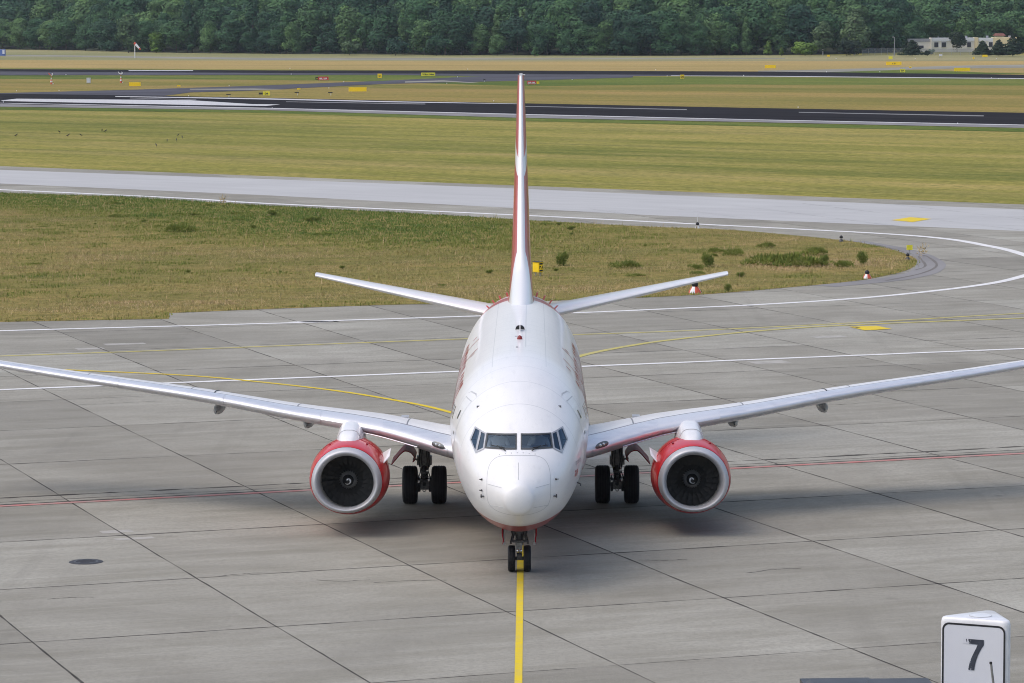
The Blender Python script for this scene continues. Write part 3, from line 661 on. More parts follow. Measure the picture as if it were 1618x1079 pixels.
def ring_point(s, th, off=0.0):
    zt, zb, w, zc = fus_sec(s); c = math.cos(th); hh = (zt - zc) if c > 0 else (zc - zb)
    n = np.array([math.sin(th) / max(w, .01), c / max(hh, .01)]); n /= np.linalg.norm(n)
    return np.array([w * math.sin(th) + n[0] * off, s, zc + hh * c + n[1] * off])

PANES = {  # x, z corners seen from ahead, left half; mirrored for the right
    'front': [(-.80, 3.795), (-.07, 3.815), (-.07, 3.52), (-.845, 3.50)],
    'inner': [(-.965, 3.83), (-.845, 3.795), (-.895, 3.475), (-1.075, 3.375)],
    'outer': [(-1.115, 3.88), (-.985, 3.84), (-1.10, 3.375), (-1.235, 3.60)],
}
def in_poly(x, z, poly):
    r = False; j = len(poly) - 1
    for i in range(len(poly)):
        if (poly[i][1] > z) != (poly[j][1] > z) and x < (poly[j][0] - poly[i][0]) * (z - poly[i][1]) / (poly[j][1] - poly[i][1]) + poly[i][0]: r = not r
        j = i
    return r
def build_fuselage():
    st = np.concatenate([[0.0004, .004, .012, .025], np.linspace(.04, 1.5, 44), np.arange(1.53, 3.4, 0.028), np.linspace(3.45, 8, 46), np.linspace(8.3, 22, 46), np.linspace(22.4, 32.6, 44)])
    N = 224; V = []; F = []
    for s in st:
        zt, zb, w, zc = fus_sec(s)
        for i in range(N):
            th = 2 * math.pi * i / N; c, q = math.cos(th), math.sin(th); V.append((w * q, s, zc + (zt - zc if c > 0 else zc - zb) * c))
    V = np.array(V)
    polys = [PANES[k] for k in PANES] + [[(-x, z) for x, z in PANES[k]] for k in PANES]
    for k in range(len(st) - 1):
        for i in range(N):
            f = (k * N + i, k * N + (i + 1) % N, (k + 1) * N + (i + 1) % N, (k + 1) * N + i)
            if 1.5 < st[k] < 3.4:
                c = V[list(f)].mean(0)
                if c[2] > 3.3 and any(in_poly(c[0], c[2], p) for p in polys): continue
            F.append(f)
    n0 = len(V); V = np.vstack([V, [[0, 0, 2.43]], [[0, 32.68, 4.68]]])
    F += [(n0, (i + 1) % N, i) for i in range(N)]; L = (len(st) - 1) * N; F += [(n0 + 1, L + i, L + (i + 1) % N) for i in range(N)]
    o = mesh('fuselage', V, F, M['fus'], plane, smooth=True)
    bm = bmesh.new(); bm.from_mesh(o.data); bmesh.ops.recalc_face_normals(bm, faces=bm.faces); bm.to_mesh(o.data); bm.free()
    return o
fus = build_fuselage()
def patch(corners, n, fn):
    """bilinear patch of four (u, v) corners mapped by fn"""
    a, b, c, d = [np.array(p, float) for p in corners]; V = []; F = []
    for j in range(n + 1):
        for i in range(n + 1):
            u, v = i / n, j / n; V.append(fn(*((a * (1 - u) + b * u) * (1 - v) + (d * (1 - u) + c * u) * v)))
    for j in range(n):
        for i in range(n): k = j * (n + 1) + i; F.append((k, k + 1, k + n + 2, k + n + 1))
    return V, F
def outline(corners, w, fn, n=14, closed=True):
    """a band of width w round a polygon of (u, v) points, mapped by fn"""
    P = [np.array(c, float) for c in corners]; ctr = sum(P) / len(P); mbv, mbf = [], []
    m = len(P) if closed else len(P) - 1
    def off(i):
        a, b, c = P[i - 1], P[i], P[(i + 1) % len(P)]
        d1, d2 = (b - a) / np.linalg.norm(b - a), (c - b) / np.linalg.norm(c - b)
        n1, n2 = np.array([-d1[1], d1[0]]), np.array([-d2[1], d2[0]])
        if np.dot(n1, b - ctr) < 0: n1 = -n1
        if np.dot(n2, b - ctr) < 0: n2 = -n2
        k = n1 + n2; k /= max(np.dot(k, n1), 0.3); return k
    for i in range(m):
        a, b = P[i], P[(i + 1) % len(P)]; oa, ob = off(i), off((i + 1) % len(P)); base = len(mbv)
        for k in range(n + 1):
            t = k / n; p = a * (1 - t) + b * t; o_ = oa * (1 - t) + ob * t
            mbv += [fn(*(p + o_ * w * 0.6)), fn(*(p - o_ * w * 0.4))]
        mbf += [(base + 2 * k, base + 2 * k + 1, base + 2 * k + 3, base + 2 * k + 2) for k in range(n)]
    return mbv, mbf
def build_panes():
    for k, poly in PANES.items():
        for sg in (1, -1):
            pl = [(sg * x, z) for x, z in poly]
            V, F = patch(pl, 6, lambda x, z: nose_point(x, z, 0.003))
            p = mesh('cockpit_window', V, [f[::-sg] for f in F], M['glass'], plane, smooth=True)
            V, F = outline(pl, 0.034, lambda x, z: nose_point(x, z, 0.012), 8)
            mesh('window_frame', V, F, M['frame_dark'] if k == 'front' else M['frame'], p)
build_panes()
def build_cockpit():
    mb = MB(); mb.box((0, 3.1, 3.02), (2.0, 1.9, .03)); mb.box((0, 4.05, 3.6), (2.2, .03, 1.5)); 
    mb.box((0, 2.48, 3.30), (1.5, .34, .36)); mb.box((0, 2.95, 3.15), (.5, .7, .25))
    for s in (-1, 1): mb.box((s * .52, 3.52, 3.55), (.46, .12, .85)); mb.box((s * .52, 3.3, 3.15), (.46, .4, .14)); mb.box((s * 1.18, 3.4, 3.2), (.05, 1.2, .3))
    mb.build('cockpit_interior', M['cockpit'], plane)
    for s in (-1, 1):
        mb = MB(); pts = [(s * .30, 1.60), (s * .42, 1.75), (s * .56, 1.86)]
        P = [nose_point(s * .33, 3.455, .03), nose_point(s * .43, 3.50, .035), nose_point(s * .54, 3.545, .035)]
        mb.pipe([tuple(p) for p in P], 0.013, 6); mb.pipe([tuple(nose_point(s * .36, 3.51, .035)), tuple(nose_point(s * .70, 3.545, .035))], .011, 6); mb.build('wiper', M['black'], plane)
build_cockpit()
def skinned(name, nodes, edges, mat, parent=None, sub=1):
    me = bpy.data.meshes.new(name); me.from_pydata([n[0] for n in nodes], edges, []); o = bpy.data.objects.new(name, me); COL.objects.link(o)
    sk = o.modifiers.new('s', 'SKIN'); ss = o.modifiers.new('u', 'SUBSURF'); ss.levels = ss.render_levels = sub
    if not me.skin_vertices: me.skin_vertices.new()
    for v, n in zip(me.skin_vertices[0].data, nodes): v.radius = n[1] if isinstance(n[1], tuple) else (n[1], n[1]); v.use_root = False
    me.skin_vertices[0].data[0].use_root = True
    dg = bpy.context.evaluated_depsgraph_get(); m2 = bpy.data.meshes.new_from_object(o.evaluated_get(dg)); o.modifiers.clear(); o.data = m2
    if not isinstance(mat, (list, tuple)): mat = [mat]
    for m in mat: m2.materials.append(m)
    for p in m2.polygons: p.use_smooth = True
    if parent: o.parent = parent
    return o
def build_pilots():
    for s, lab in ((-1, 'pilot in a white shirt seated behind the left front windscreen pane'), (1, 'pilot in a white shirt seated behind the right front windscreen pane')):
        x = s * .52 - .035; y = NOSE_Y + 3.28
        nod = [((x, y + .02, 3.22), .17), ((x, y + .03, 3.40), (.19, .13)), ((x, y + .02, 3.56), (.19, .11)), ((x, y, 3.66), .055), ((x, y - .02, 3.76), (.075, .09)), ((x, y - .02, 3.86), (.075, .085)),
               ((x - .2, y, 3.56), .065), ((x - .27, y - .10, 3.36), .052), ((x - .16, y - .36, 3.38), .042), ((x - .12, y - .46, 3.40), .04), ((x + .2, y, 3.56), .065), ((x + .27, y - .10, 3.36), .052), ((x + .16, y - .36, 3.38), .042), ((x + .12, y - .46, 3.40), .04)]
        ed = [(0, 1), (1, 2), (2, 3), (3, 4), (4, 5), (2, 6), (6, 7), (7, 8), (8, 9), (2, 10), (10, 11), (11, 12), (12, 13)]
        o = skinned('person', nod, ed, [M['shirt'], M['skin']])
        for p in o.data.polygons:
            c = p.center
            if c.z > 3.66 or c.y < y - .33: p.material_index = 1
        tag(o, lab, 'pilot')
        mb = MB(); mb.lathe([(0, .085), (.05, .088), (.1, .06), (.125, .01)], (x, y - .01, 3.80), 'z', 14); h = mb.build('hair', M['hair'], o, True)
build_pilots()
def hide_strip(name, pts_uv, w, fn, mat, parent=plane, closed=True, n=14):
    V, F = outline(pts_uv, w, fn, n, closed); return mesh(name, V, F, mat, parent)
def nose_details():
    # radome seam: rounded square round the nose, drawn on the skin
    pts = []
    for i in range(72):
        a = 2 * math.pi * i / 72; c, s = math.cos(a), math.sin(a); e = 0.55
        pts.append((0.80 * math.copysign(abs(c) ** e, c), 2.62 + (0.77 if s > 0 else 0.60) * math.copysign(abs(s) ** e, s)))
    V, F = outline(pts, 0.011, lambda x, z: nose_point(x, z, .003), 2); r = mesh('radome_seam', V, F, M['line'], plane)
    for a, b in (((0, 3.385), (0, 2.95)), ((-.78, 2.72), (-.42, 2.69)), ((.78, 2.72), (.42, 2.69)), ((-.76, 2.18), (-.36, 2.2)), ((.76, 2.18), (.36, 2.2))):
        pp = [tuple(nose_point(a[0] + (b[0] - a[0]) * t, a[1] + (b[1] - a[1]) * t, .003)) for t in np.linspace(0, 1, 8)]; MB().pipe(pp, .0055, 5).build('lightning_strip', M['line'], plane)
    for i in range(14):
        x = (i - 6.5) * .075; p = nose_point(x, 3.44 - .06 * (x / .5) ** 2, .004); MB().tube(p, p + np.array([0, -.006, .003]), .014, n=8).build('rivet', M['line'], r) if i % 2 == 0 else None
    for s, z, x in ((-1, 2.80, .93), (1, 2.80, .93), (-1, 2.53, .93)):                           # vanes and pitot probes
        p = nose_point(s * x, z, .0); mb = MB(); mb.tube(p, p + np.array([s * .03, -.03, 0]), .03, .02, 10); mb.box(p + np.array([s * .04, -.05, .01]), (.07, .02, .02)); mb.build('angle_vane', M['gear_dark'], plane)
    for s in (-1, 1):
        p = nose_point(s * .93, 2.37, 0); mb = MB(); mb.tube(p, p + np.array([s * .02, -.12, -.01]), .02, .016, 8); mb.tube(p + np.array([s * .02, -.13, -.02]), p + np.array([s * .02, -.13, .07]), .016, n=8); mb.box(p + np.array([-s * .03, -.12, .02]), (.14, .05, .025)); mb.build('pitot_probe', M['gear_dark'], plane)
    p = side_point(3.9, 2.35, 1, 0); mb = MB(); mb.tube(p, p + np.array([.10, -.05, -.03]), .018, n=8); mb.box(p + np.array([.09, -.08, -.05]), (.03, .12, .05)); mb.build('temperature_probe', M['gear_dark'], plane)
    # doors
    for sg in (-1, 1):
        fn = lambda s, z: side_point(s, z, sg, .004)
        d = [(4.75, 4.38), (5.6, 4.42), (5.6, 2.76), (4.75, 2.76)]
        V, F = patch(d, 10, lambda s, z: side_point(s, z, sg, .002)); dr = mesh('cabin_door', V, F, M['white'], plane, True)
        V, F = outline(d, .022, fn, 12); mesh('door_seal', V, F, M['line'], dr)
        V, F = patch([(5.08, 4.1), (5.26, 4.1), (5.26, 3.88), (5.08, 3.88)], 3, lambda s, z: side_point(s, z, sg, .006)); mesh('door_window', V, F, M['window'], dr)
        V, F = patch([(5.05, 3.55), (5.3, 3.55), (5.3, 3.47), (5.05, 3.47)], 3, lambda s, z: side_point(s, z, sg, .006)); mesh('handle', V, F, M['gear'], dr)
        V, F = outline([(4.72, 4.50), (4.95, 4.55), (5.5, 4.56), (5.65, 4.50)], .03, fn, 8, False); mesh('rain_gutter', V, F, M['line'], plane)
        for k in range(26):
            s = 6.3 + k * .508
            V, F = patch([(s, 4.07), (s + .25, 4.07), (s + .25, 3.73), (s, 3.73)], 3, lambda a, b: side_point(a, b, sg, .004)); mesh('cabin_window', V, F, M['window'], plane)
        V, F = outline([(8.0, 2.75), (9.2, 2.75), (9.2, 1.75), (8.0, 1.75)], .02, fn, 10); mesh('cargo_door_seal', V, F, M['line'], plane)
    # crown: beacon, blade aerial, gps bumps
    z = fus_sec(11.3)[0]; MB().lathe([(0, .075), (.04, .075), (.09, .055), (.12, .015)], (0, 11.3, z - .01), 'z', 16).build('beacon', M['beacon'], plane, True)
    z = fus_sec(14.3)[0]; mb = MB(); n = 14; P = [(-.14 + .28 * i / n, 14.3, z - .02 + .135 * math.sqrt(max(0, 1 - (2 * i / n - 1) ** 2))) for i in range(n + 1)]
    V = P + [(p[0], p[1] + .2, p[2]) for p in P]; mb.add(V, [tuple(range(n + 1)), tuple(range(2 * n + 1, n, -1))] + [(i, i + 1, n + 2 + i, n + 1 + i) for i in range(n)]); mb.build('aerial_fairing', M['black'], plane)
    mb = MB(); mb.add([(-.012, 13.6, z), (.012, 13.6, z), (.012, 14.1, z), (-.012, 14.1, z), (-.01, 13.95, z + .32), (.01, 13.95, z + .32), (.01, 14.1, z + .32), (-.01, 14.1, z + .32)], [(0, 3, 2, 1), (4, 5, 6, 7), (0, 1, 5, 4), (1, 2, 6, 5), (2, 3, 7, 6), (3, 0, 4, 7)]); mb.build('blade_aerial', M['white'], plane)
    for x in (-.10, .03): MB().box((x, 12.0, fus_sec(12)[0] + .012), (.09, .14, .03), taper=.7).build('crown_bump', M['frame'], plane)
    MB().box((-.07, 9.0, fus_sec(9)[0] + .02), (.06, .16, .05), taper=.6).build('crown_bump', M['frame'], plane)
    for sg in (-1, 1):
        for k in range(4):
            th = sg * (.38 + .20 * k); s = 27.9 - .05 * k; p = ring_point(s, th, -.01); q = ring_point(s + .10, th, .14); w = np.array([0, .22, 0])
            mb = MB(); mb.add([p, p + w, q + w * .6, q, p + np.array([.05, 0, 0]), p + w + np.array([.05, 0, 0]), q + w * .6 + np.array([.05, 0, 0]), q + np.array([.05, 0, 0])], [(0, 3, 2, 1), (4, 5, 6, 7), (0, 1, 5, 4), (1, 2, 6, 5), (2, 3, 7, 6), (3, 0, 4, 7)]); mb.build('vortex_generator', M['letter_red'], plane)
nose_details()
# ---- wings, tailplane, fin
def foil(n=22):
    b = (1 - np.cos(np.linspace(0, math.pi, n))) / 2
    y = 5 * (.2969 * np.sqrt(b) - .126 * b - .3516 * b ** 2 + .2843 * b ** 3 - .1036 * b ** 4)
    return b, y
def loft(name, secs, mat, parent, tip=True, uv=True):
    """secs: list of (origin le point, te point, thickness m, up vector, u value)"""
    b, y = foil(); n = len(b); ch = [(c, t) for c, t in zip(b[::-1], y[::-1])] + [(c, -t) for c, t in zip(b[1:], y[1:])]; k = len(ch); V = []; UV = []
    for le, te, th, up, u in secs:
        le, te, up = np.array(le, float), np.array(te, float), np.array(up, float)
        for c, t in ch: V.append(le + (te - le) * c + up * t * 2 * th / 2); UV.append((u, c))
    F = []
    for j in range(len(secs) - 1):
        for i in range(k): F.append((j * k + i, j * k + (i + 1) % k, (j + 1) * k + (i + 1) % k, (j + 1) * k + i))
    L = (len(secs) - 1) * k
    if tip: F.append(tuple(range(L, L + k))); F.append(tuple(range(k))[::-1])
    o = mesh(name, V, F, mat, parent, smooth=True); lay = o.data.uv_layers.new(name='wing')
    for lp in o.data.loops: lay.data[lp.index].uv = UV[lp.vertex_index]
    bm = bmesh.new(); bm.from_mesh(o.data); bmesh.ops.recalc_face_normals(bm, faces=bm.faces); bm.to_mesh(o.data); bm.free(); auto_smooth(o, R(50))
    return o
f_le = pchip([0, 1.8, 3.2, 4.0, 4.8, 17.2], [9.2, 10.6, 11.75, 12.38, 12.84, 19.4]); f_te = pchip([0, 1.8, 5.4, 6.4, 17.2], [18.3, 18.3, 18.3, 18.45, 21.0])
f_zl = pchip([0, 1.9, 2.9, 4.4, 6.6, 9.25, 13.57, 17.2], [2.12, 2.29, 2.49, 2.75, 2.99, 3.32, 3.72, 4.10]); f_zt2 = pchip([0, 2.1, 4.1, 6.9, 9.3, 13.9, 17.2], [1.85, 2.12, 2.46, 2.77, 3.10, 3.62, 4.0])
f_th = pchip([0, 1.9, 5.8, 17.2], [.80, .70, .48, .20])
def wing_sec(x, sg, d=0.0):
    th = float(f_th(x)); return ((sg * x, float(f_le(x)) - d, float(f_zl(x))), (sg * x, float(f_te(x)), float(f_zt2(x))), th + 2 * d, (0, 0, 1), x)
def wing_top(x, c, sg, off=0.0):
    le, te, th, up, u = wing_sec(x, sg); b, y = foil(60); t = np.interp(c, b, y)
    return np.array(le) + (np.array(te) - np.array(le)) * c + np.array([0, 0, 1]) * (t * th + off)
def slat(x0, x1, sg, parent, cu=.145, cl=.05):
    b = np.linspace(0, 1, 9); cs = [cu * (1 - t) ** 2 for t in b[:-1]] + [-(cl * t ** 2) for t in b]; k = len(cs); V = []; xs = np.linspace(x0, x1, 16)
    bb, yy = foil(80)
    for x in xs:
        le, te, th, up, u = wing_sec(x, sg); le, te = np.array(le), np.array(te)
        for c in cs:
            a = abs(c); t = np.interp(math.sqrt(a), np.sqrt(bb), yy); sgn = 1 if c >= 0 else -1
            V.append(le + (te - le) * a + np.array([0, -.012 * (1 - a / cu), sgn * (t * th + .008)]))
    F = [(j * k + i, j * k + i + 1, (j + 1) * k + i + 1, (j + 1) * k + i) for j in range(len(xs) - 1) for i in range(k - 1)]
    return mesh('slat', V, F, M['slat'], parent, smooth=True)
def build_wing(sg):
    xs = [1.2, 1.8, 2.4, 3.2, 4, 4.8, 5.4, 6, 7, 8, 9.3, 10.6, 12, 13.6, 15, 16.2, 16.9, 17.15]
    w = loft('wing', [wing_sec(x, sg) for x in xs], M['wing'], plane)
    for a, b in ((2.05, 3.9), (5.75, 8.62), (8.68, 11.9), (11.96, 16.6)): slat(a, b, sg, w)
    for x, L in ((9.05, 2.6), (6.33, 2.6)):
        te = float(f_te(x)); z = float(f_zt2(x)) - .10; mb = MB(); P = [(-.0, .02), (.25, .11), (.8, .16), (1.6, .15), (2.2, .09), (2.6, .02)]
        mb.lathe([(a * L / 2.6, r) for a, r in P], (sg * x, te - L + .5, z - .24), 'y', 14); mb.build('flap_fairing', M['wing'] if False else M['frame'], w, True)
    p = wing_top(2.35, 0.0, sg); mb = MB()                                  # landing light in the wing root
    prof = []; V = []; n = 20
    for j, q in enumerate((0, .5, .85, 1.0)):
        for i in range(n):
            a = 2 * math.pi * i / n; V.append((sg * (2.30 + .19 * q * math.cos(a)), 0, q * .10 * math.sin(a)))
    out = []
    for j, q in enumerate((0, .5, .85, 1.0)):
        for i in range(n):
            x, _, dz = V[j * n + i]; xx = abs(x); zl, lf = float(f_zl(xx)), float(f_le(xx)); out.append((x, lf - .03 - .02 * (1 - q) + 2.0 * dz * dz * 2, zl + .075 + dz))
    F = [(j * n + i, j * n + (i + 1) % n, (j + 1) * n + (i + 1) % n, (j + 1) * n + i) for j in range(3) for i in range(n)]
    ll = mesh('landing_light', out, F, M['lampglass'], w, True)
    for dx in (-.05, .05):
        x = 2.30 + dx; mb = MB(); mb.lathe([(0, .035), (-.012, .042), (-.02, .03), (-.024, .0)], (sg * x, float(f_le(x)) - .055, float(f_zl(x)) + .09), 'y', 12); mb.build('lamp', M['chrome'], w, True)
    mb = MB(); P = [wing_top(x, .0, sg) + np.array([0, .06, -.17]) for x in np.linspace(2.9, 4.5, 8)]; mb.pipe([tuple(p) for p in P], .018, 6); mb.build('krueger_edge', M['slat'], w)
    for x in (9.0,):
        mb = MB(); A, B = wing_top(x, .17, sg, .006), wing_top(x, .62, sg, .006); mb.pipe([tuple(wing_top(x, c, sg, .002)) for c in np.linspace(.17, .6, 6)], .02, 5); mb.build('fence_line', M['frame_dark'], w)
    mb = MB(); p = wing_top(3.4, .62, sg, 0); mb.box(p + np.array([0, 0, .02]), (.22, .5, .05)); mb.build('spoiler_hinge', M['frame'], w)
    return w
wings = {sg: build_wing(sg) for sg in (-1, 1)}
def build_fairing():
    V = []; st = np.linspace(9.6, 20.2, 26); n = 25
    for s in st:
        t = (s - 9.6) / 10.6; k = math.sin(math.pi * min(1, max(0, t))) ** .45
        for i in range(n):
            a = math.pi * (i / (n - 1)); x = math.cos(a); z = math.sin(a); hw = 1.55 + .50 * k; V.append((hw * math.copysign(abs(x) ** .75, x), s, 2.45 - .35 * (1 - k) - z ** .8 * (1.0 + .22 * k) * (1 if True else 1)))
    F = [(j * n + i, j * n + i + 1, (j + 1) * n + i + 1, (j + 1) * n + i) for j in range(len(st) - 1) for i in range(n - 1)]
    mesh('belly_fairing', V, F, M['fus'], plane, True)
build_fairing()
def build_tail():
    for sg in (-1, 1):
        secs = []
        for t in np.linspace(0, 1, 10):
            x = .45 + (7.03 - .45) * t; le = 27.55 + (32.0 - 27.55) * (x - .45) / 6.58; te = 31.9 + (33.45 - 31.9) * t; z = 4.555 + (x - .45) * .165; secs.append(((sg * x, le, z), (sg * x, te, z + .0), .40 * (1 - t) + .125 * t, (0, 0, 1), x * 1.62 / 3.0))
        o = loft('tailplane', secs, M['white'], plane)
        V = []
    secs = []
    zz = [5.15, 5.40, 5.6, 5.9, 6.2, 6.5, 6.9, 7.6, 8.6, 9.6, 10.6, 11.6, 12.2, 12.42]
    f_l = pchip([5.15, 5.40, 5.9, 6.5, 6.9, 12.42], [21.9, 22.6, 24.7, 26.6, 27.0, 31.1]); f_t = pchip([5.15, 12.42], [31.6, 33.1]); f_h = pchip([5.15, 5.5, 6.0, 6.5, 7.6, 12.42], [.86, .78, .70, .64, .56, .21])
    for z in zz: secs.append(((0, float(f_l(z)), z), (0, float(f_t(z)), z), float(f_h(z)), (1, 0, 0), z))
    fn = loft('fin', secs, M['fin'], plane)
    MB().box((0, 31.9, 12.44), (.10, 1.6, .05)).build('fin_cap', M['white'], fn); MB().tube((.05, 31.2, 12.44), (.14, 31.15, 12.44), .02, n=8).build('static_wick', M['frame'], fn)
    MB().tube((0, 32.6, 4.68), (0, 33.0, 4.7), .13, .10, 16).build('apu_exhaust', M['frame_dark'], plane)
build_tail()
# ---- engines
EX, EY, EZ = 4.83, 9.80, 1.525
def ering(a, r, flat=1.0, up=0.0, n=56, sx=1.0):
    """ring of the nacelle at station a: half width r*sx, flattened below"""
    P = []
    for i in range(n):
        t = 2 * math.pi * i / n; c, s = math.cos(t), math.sin(t)
        P.append((r * sx * c * (1 + (0.05 * (1 - flat) / .1 * (s < 0) * (-s)) * 0), a, up + r * s * (1.0 if s > 0 else flat)))
    return P
def build_engine(sg):
    e = thing('engine', None, None); e.parent = plane; e.location = (sg * EX, EY, EZ); e.rotation_euler = (R(-1.5), 0, sg * R(0.8))
    n = 56
    def body(name, prof, mat, cap=None):
        V = []; F = []
        for (a, r, fl, up) in prof: V += ering(a, r, fl, up)
        for k in range(len(prof) - 1): F += [(k * n + i, k * n + (i + 1) % n, (k + 1) * n + (i + 1) % n, (k + 1) * n + i) for i in range(n)]
        if cap: F.append(tuple(range((len(prof) - 1) * n, len(prof) * n)))
        return mesh(name, V, F, mat, e, True)
    # lip: from inside the throat round the front to the cowl
    body('inlet_lip', [(.42, .752, .93, 0), (.25, .755, .92, 0), (.12, .78, .90, 0), (.04, .822, .885, 0), (.0, .858, .875, .0), (.02, .898, .87, .0), (.08, .932, .87, .0), (.18, .962, .87, .0), (.30, .988, .87, .0)], M['lip'])
    cw = body('cowl', [(.30, .988, .87, .0), (.305, .992, .87, 0), (.55, 1.04, .88, .0), (.9, 1.085, .89, .0), (1.4, 1.115, .90, 0), (2.0, 1.115, .92, 0), (2.7, 1.07, .95, 0), (3.4, .97, .98, .0), (3.75, .90, 1, 0), (3.76, .86, 1, 0), (3.4, .84, 1, 0)], M['red'])
    body('inlet_duct', [(.42, .752, .93, 0), (.7, .755, .97, 0), (1.05, .765, 1, 0), (1.25, .765, 1, 0)], M['inlet'])
    body('core_nozzle', [(3.3, .62, 1, 0), (3.9, .56, 1, 0), (4.6, .40, 1, 0), (4.61, .36, 1, 0), (4.2, .34, 1, 0)], M['gear'], True)
    mb = MB(); mb.lathe([(1.30, .0), (1.301, .77)], (0, 0, 0), 'y', 48); 
    for k in range(24):                                             # fan blades, each twisted
        a = 2 * math.pi * k / 24; V = []
        for r, tw, w in ((.22, .35, .10), (.40, .7, .13), (.60, .95, .15), (.755, 1.1, .155)):
            c, s = math.cos(a), math.sin(a); tx = (-s, c); d = (math.sin(tw) * w, math.cos(tw) * w)
            for q in (-1, 1): V.append((r * c + q * d[0] * tx[0], 1.12 + q * d[1] * .9, r * s + q * d[0] * tx[1]))
        mb.add(V, [(2 * j, 2 * j + 1, 2 * j + 3, 2 * j + 2) for j in range(3)])
    mb.build('fan', M['fan'], e)
    mb = MB(); mb.lathe([(.72, .0), (.735, .05), (.81, .115), (.88, .145), (.90, .16), (1.02, .23), (1.12, .27), (1.28, .28)], (0, 0, 0), 'y', 32, mfun=lambda k: 1 if k >= 4 else 0); sp = mb.build('spinner', [M['black'], M['hub']], e, True)
    mb = MB(); V = []; N = 40                                        # white spiral on the spinner
    for i in range(N + 1):
        t = i / N; a = sg * (0.4 + 5.0 * t) + (0 if sg > 0 else math.pi); r = .025 + .085 * t; w = .010 + .030 * math.sin(math.pi * min(1, t * 1.15)) ** .7 if t < .87 else .022
        for q in (-1, 1):
            rr = r + q * w * .55; yy = float(np.interp(rr, [0, .05, .115, .145, .23], [.72, .735, .81, .88, 1.02])) - .006; V.append((rr * math.cos(a), yy, rr * math.sin(a)))
    mb.add(V, [(2 * i, 2 * i + 1, 2 * i + 3, 2 * i + 2) for i in range(N)]); mb.build('spiral_mark', M['white'], e)
    # strake on the inboard side of the cowl
    V = []; th = R(30); ux, uz = -sg * math.cos(th), math.sin(th)
    for a, r0, q in ((1.0, 1.05, 25), (1.4, 1.30, 29), (1.95, 1.40, 35), (2.05, 1.06, 36)): V.append((-sg * math.cos(R(q)) * r0, a, math.sin(R(q)) * r0))
    V2 = [(p[0] + uz * .02, p[1], p[2] - sg * -ux * .02) for p in V]; mesh('strake', V + V2, [(0, 1, 2, 3), (7, 6, 5, 4), (0, 4, 5, 1), (1, 5, 6, 2), (2, 6, 7, 3)], M['white'], e)
    # latches / seam of the fan cowl
    mb = MB(); P = ering(1.55, 1.118, .904, 0, 56); mb.pipe(P + P[:1], .006, 5); mb.build('cowl_seam', M['maroon'], e); P = ering(.305, .992, .87, 0); MB().pipe(P + P[:1], .007, 5).build('lip_seam', M['maroon'], e)
    for a in (62, 118):
        c, s = math.cos(R(a)), math.sin(R(a)); MB().box((1.10 * c, 1.3, 1.10 * s), (.05, .3, .05)).build('latch', M['maroon'], e)
    return e
engines = {sg: build_engine(sg) for sg in (-1, 1)}
def build_pylon(sg):
    V = []; n = 20; st = [(10.75, .14, 2.30, 2.53), (10.95, .24, 2.28, 2.64), (11.3, .30, 2.28, 2.75), (11.8, .325, 2.36, 2.83), (12.4, .34, 2.3, 2.88), (12.9, .36, 2.3, 2.90), (13.5, .34, 2.3, 2.86), (14.2, .25, 2.3, 2.7)]
    for s, w, zb, zt in st:
        for i in range(n):
            t = i / (n - 1); a = math.pi * t; x = math.cos(a); z = math.sin(a) ** .6; V.append((sg * EX + w * math.copysign(abs(x) ** .6, x) * (1 - .10 * z + .22 * (1 - z)), s, zb + (zt - zb) * z))
    F = [(j * n + i, j * n + i + 1, (j + 1) * n + i + 1, (j + 1) * n + i) for j in range(len(st) - 1) for i in range(n - 1)] + [tuple(range(n))]
    o = mesh('pylon', V, F, M['white'], plane, True); auto_smooth(o, R(60))
    mb = MB()
    for s, w, zb, zt in ((11.6, .315, 2.37, 2.805),):
        P = [(sg * EX + (w + .004) * math.copysign(abs(math.cos(a)) ** .6, math.cos(a)) * (1 - .1 * math.sin(a) ** .6 + .22 * (1 - math.sin(a) ** .6)), s, zb + (zt + .004 - zb) * math.sin(a) ** .6) for a in np.linspace(.25, math.pi - .25, 16)]; mb.pipe(P, .008, 5)
    mb.build('pylon_seam', M['line'], o)
for sg in (-1, 1): build_pylon(sg)
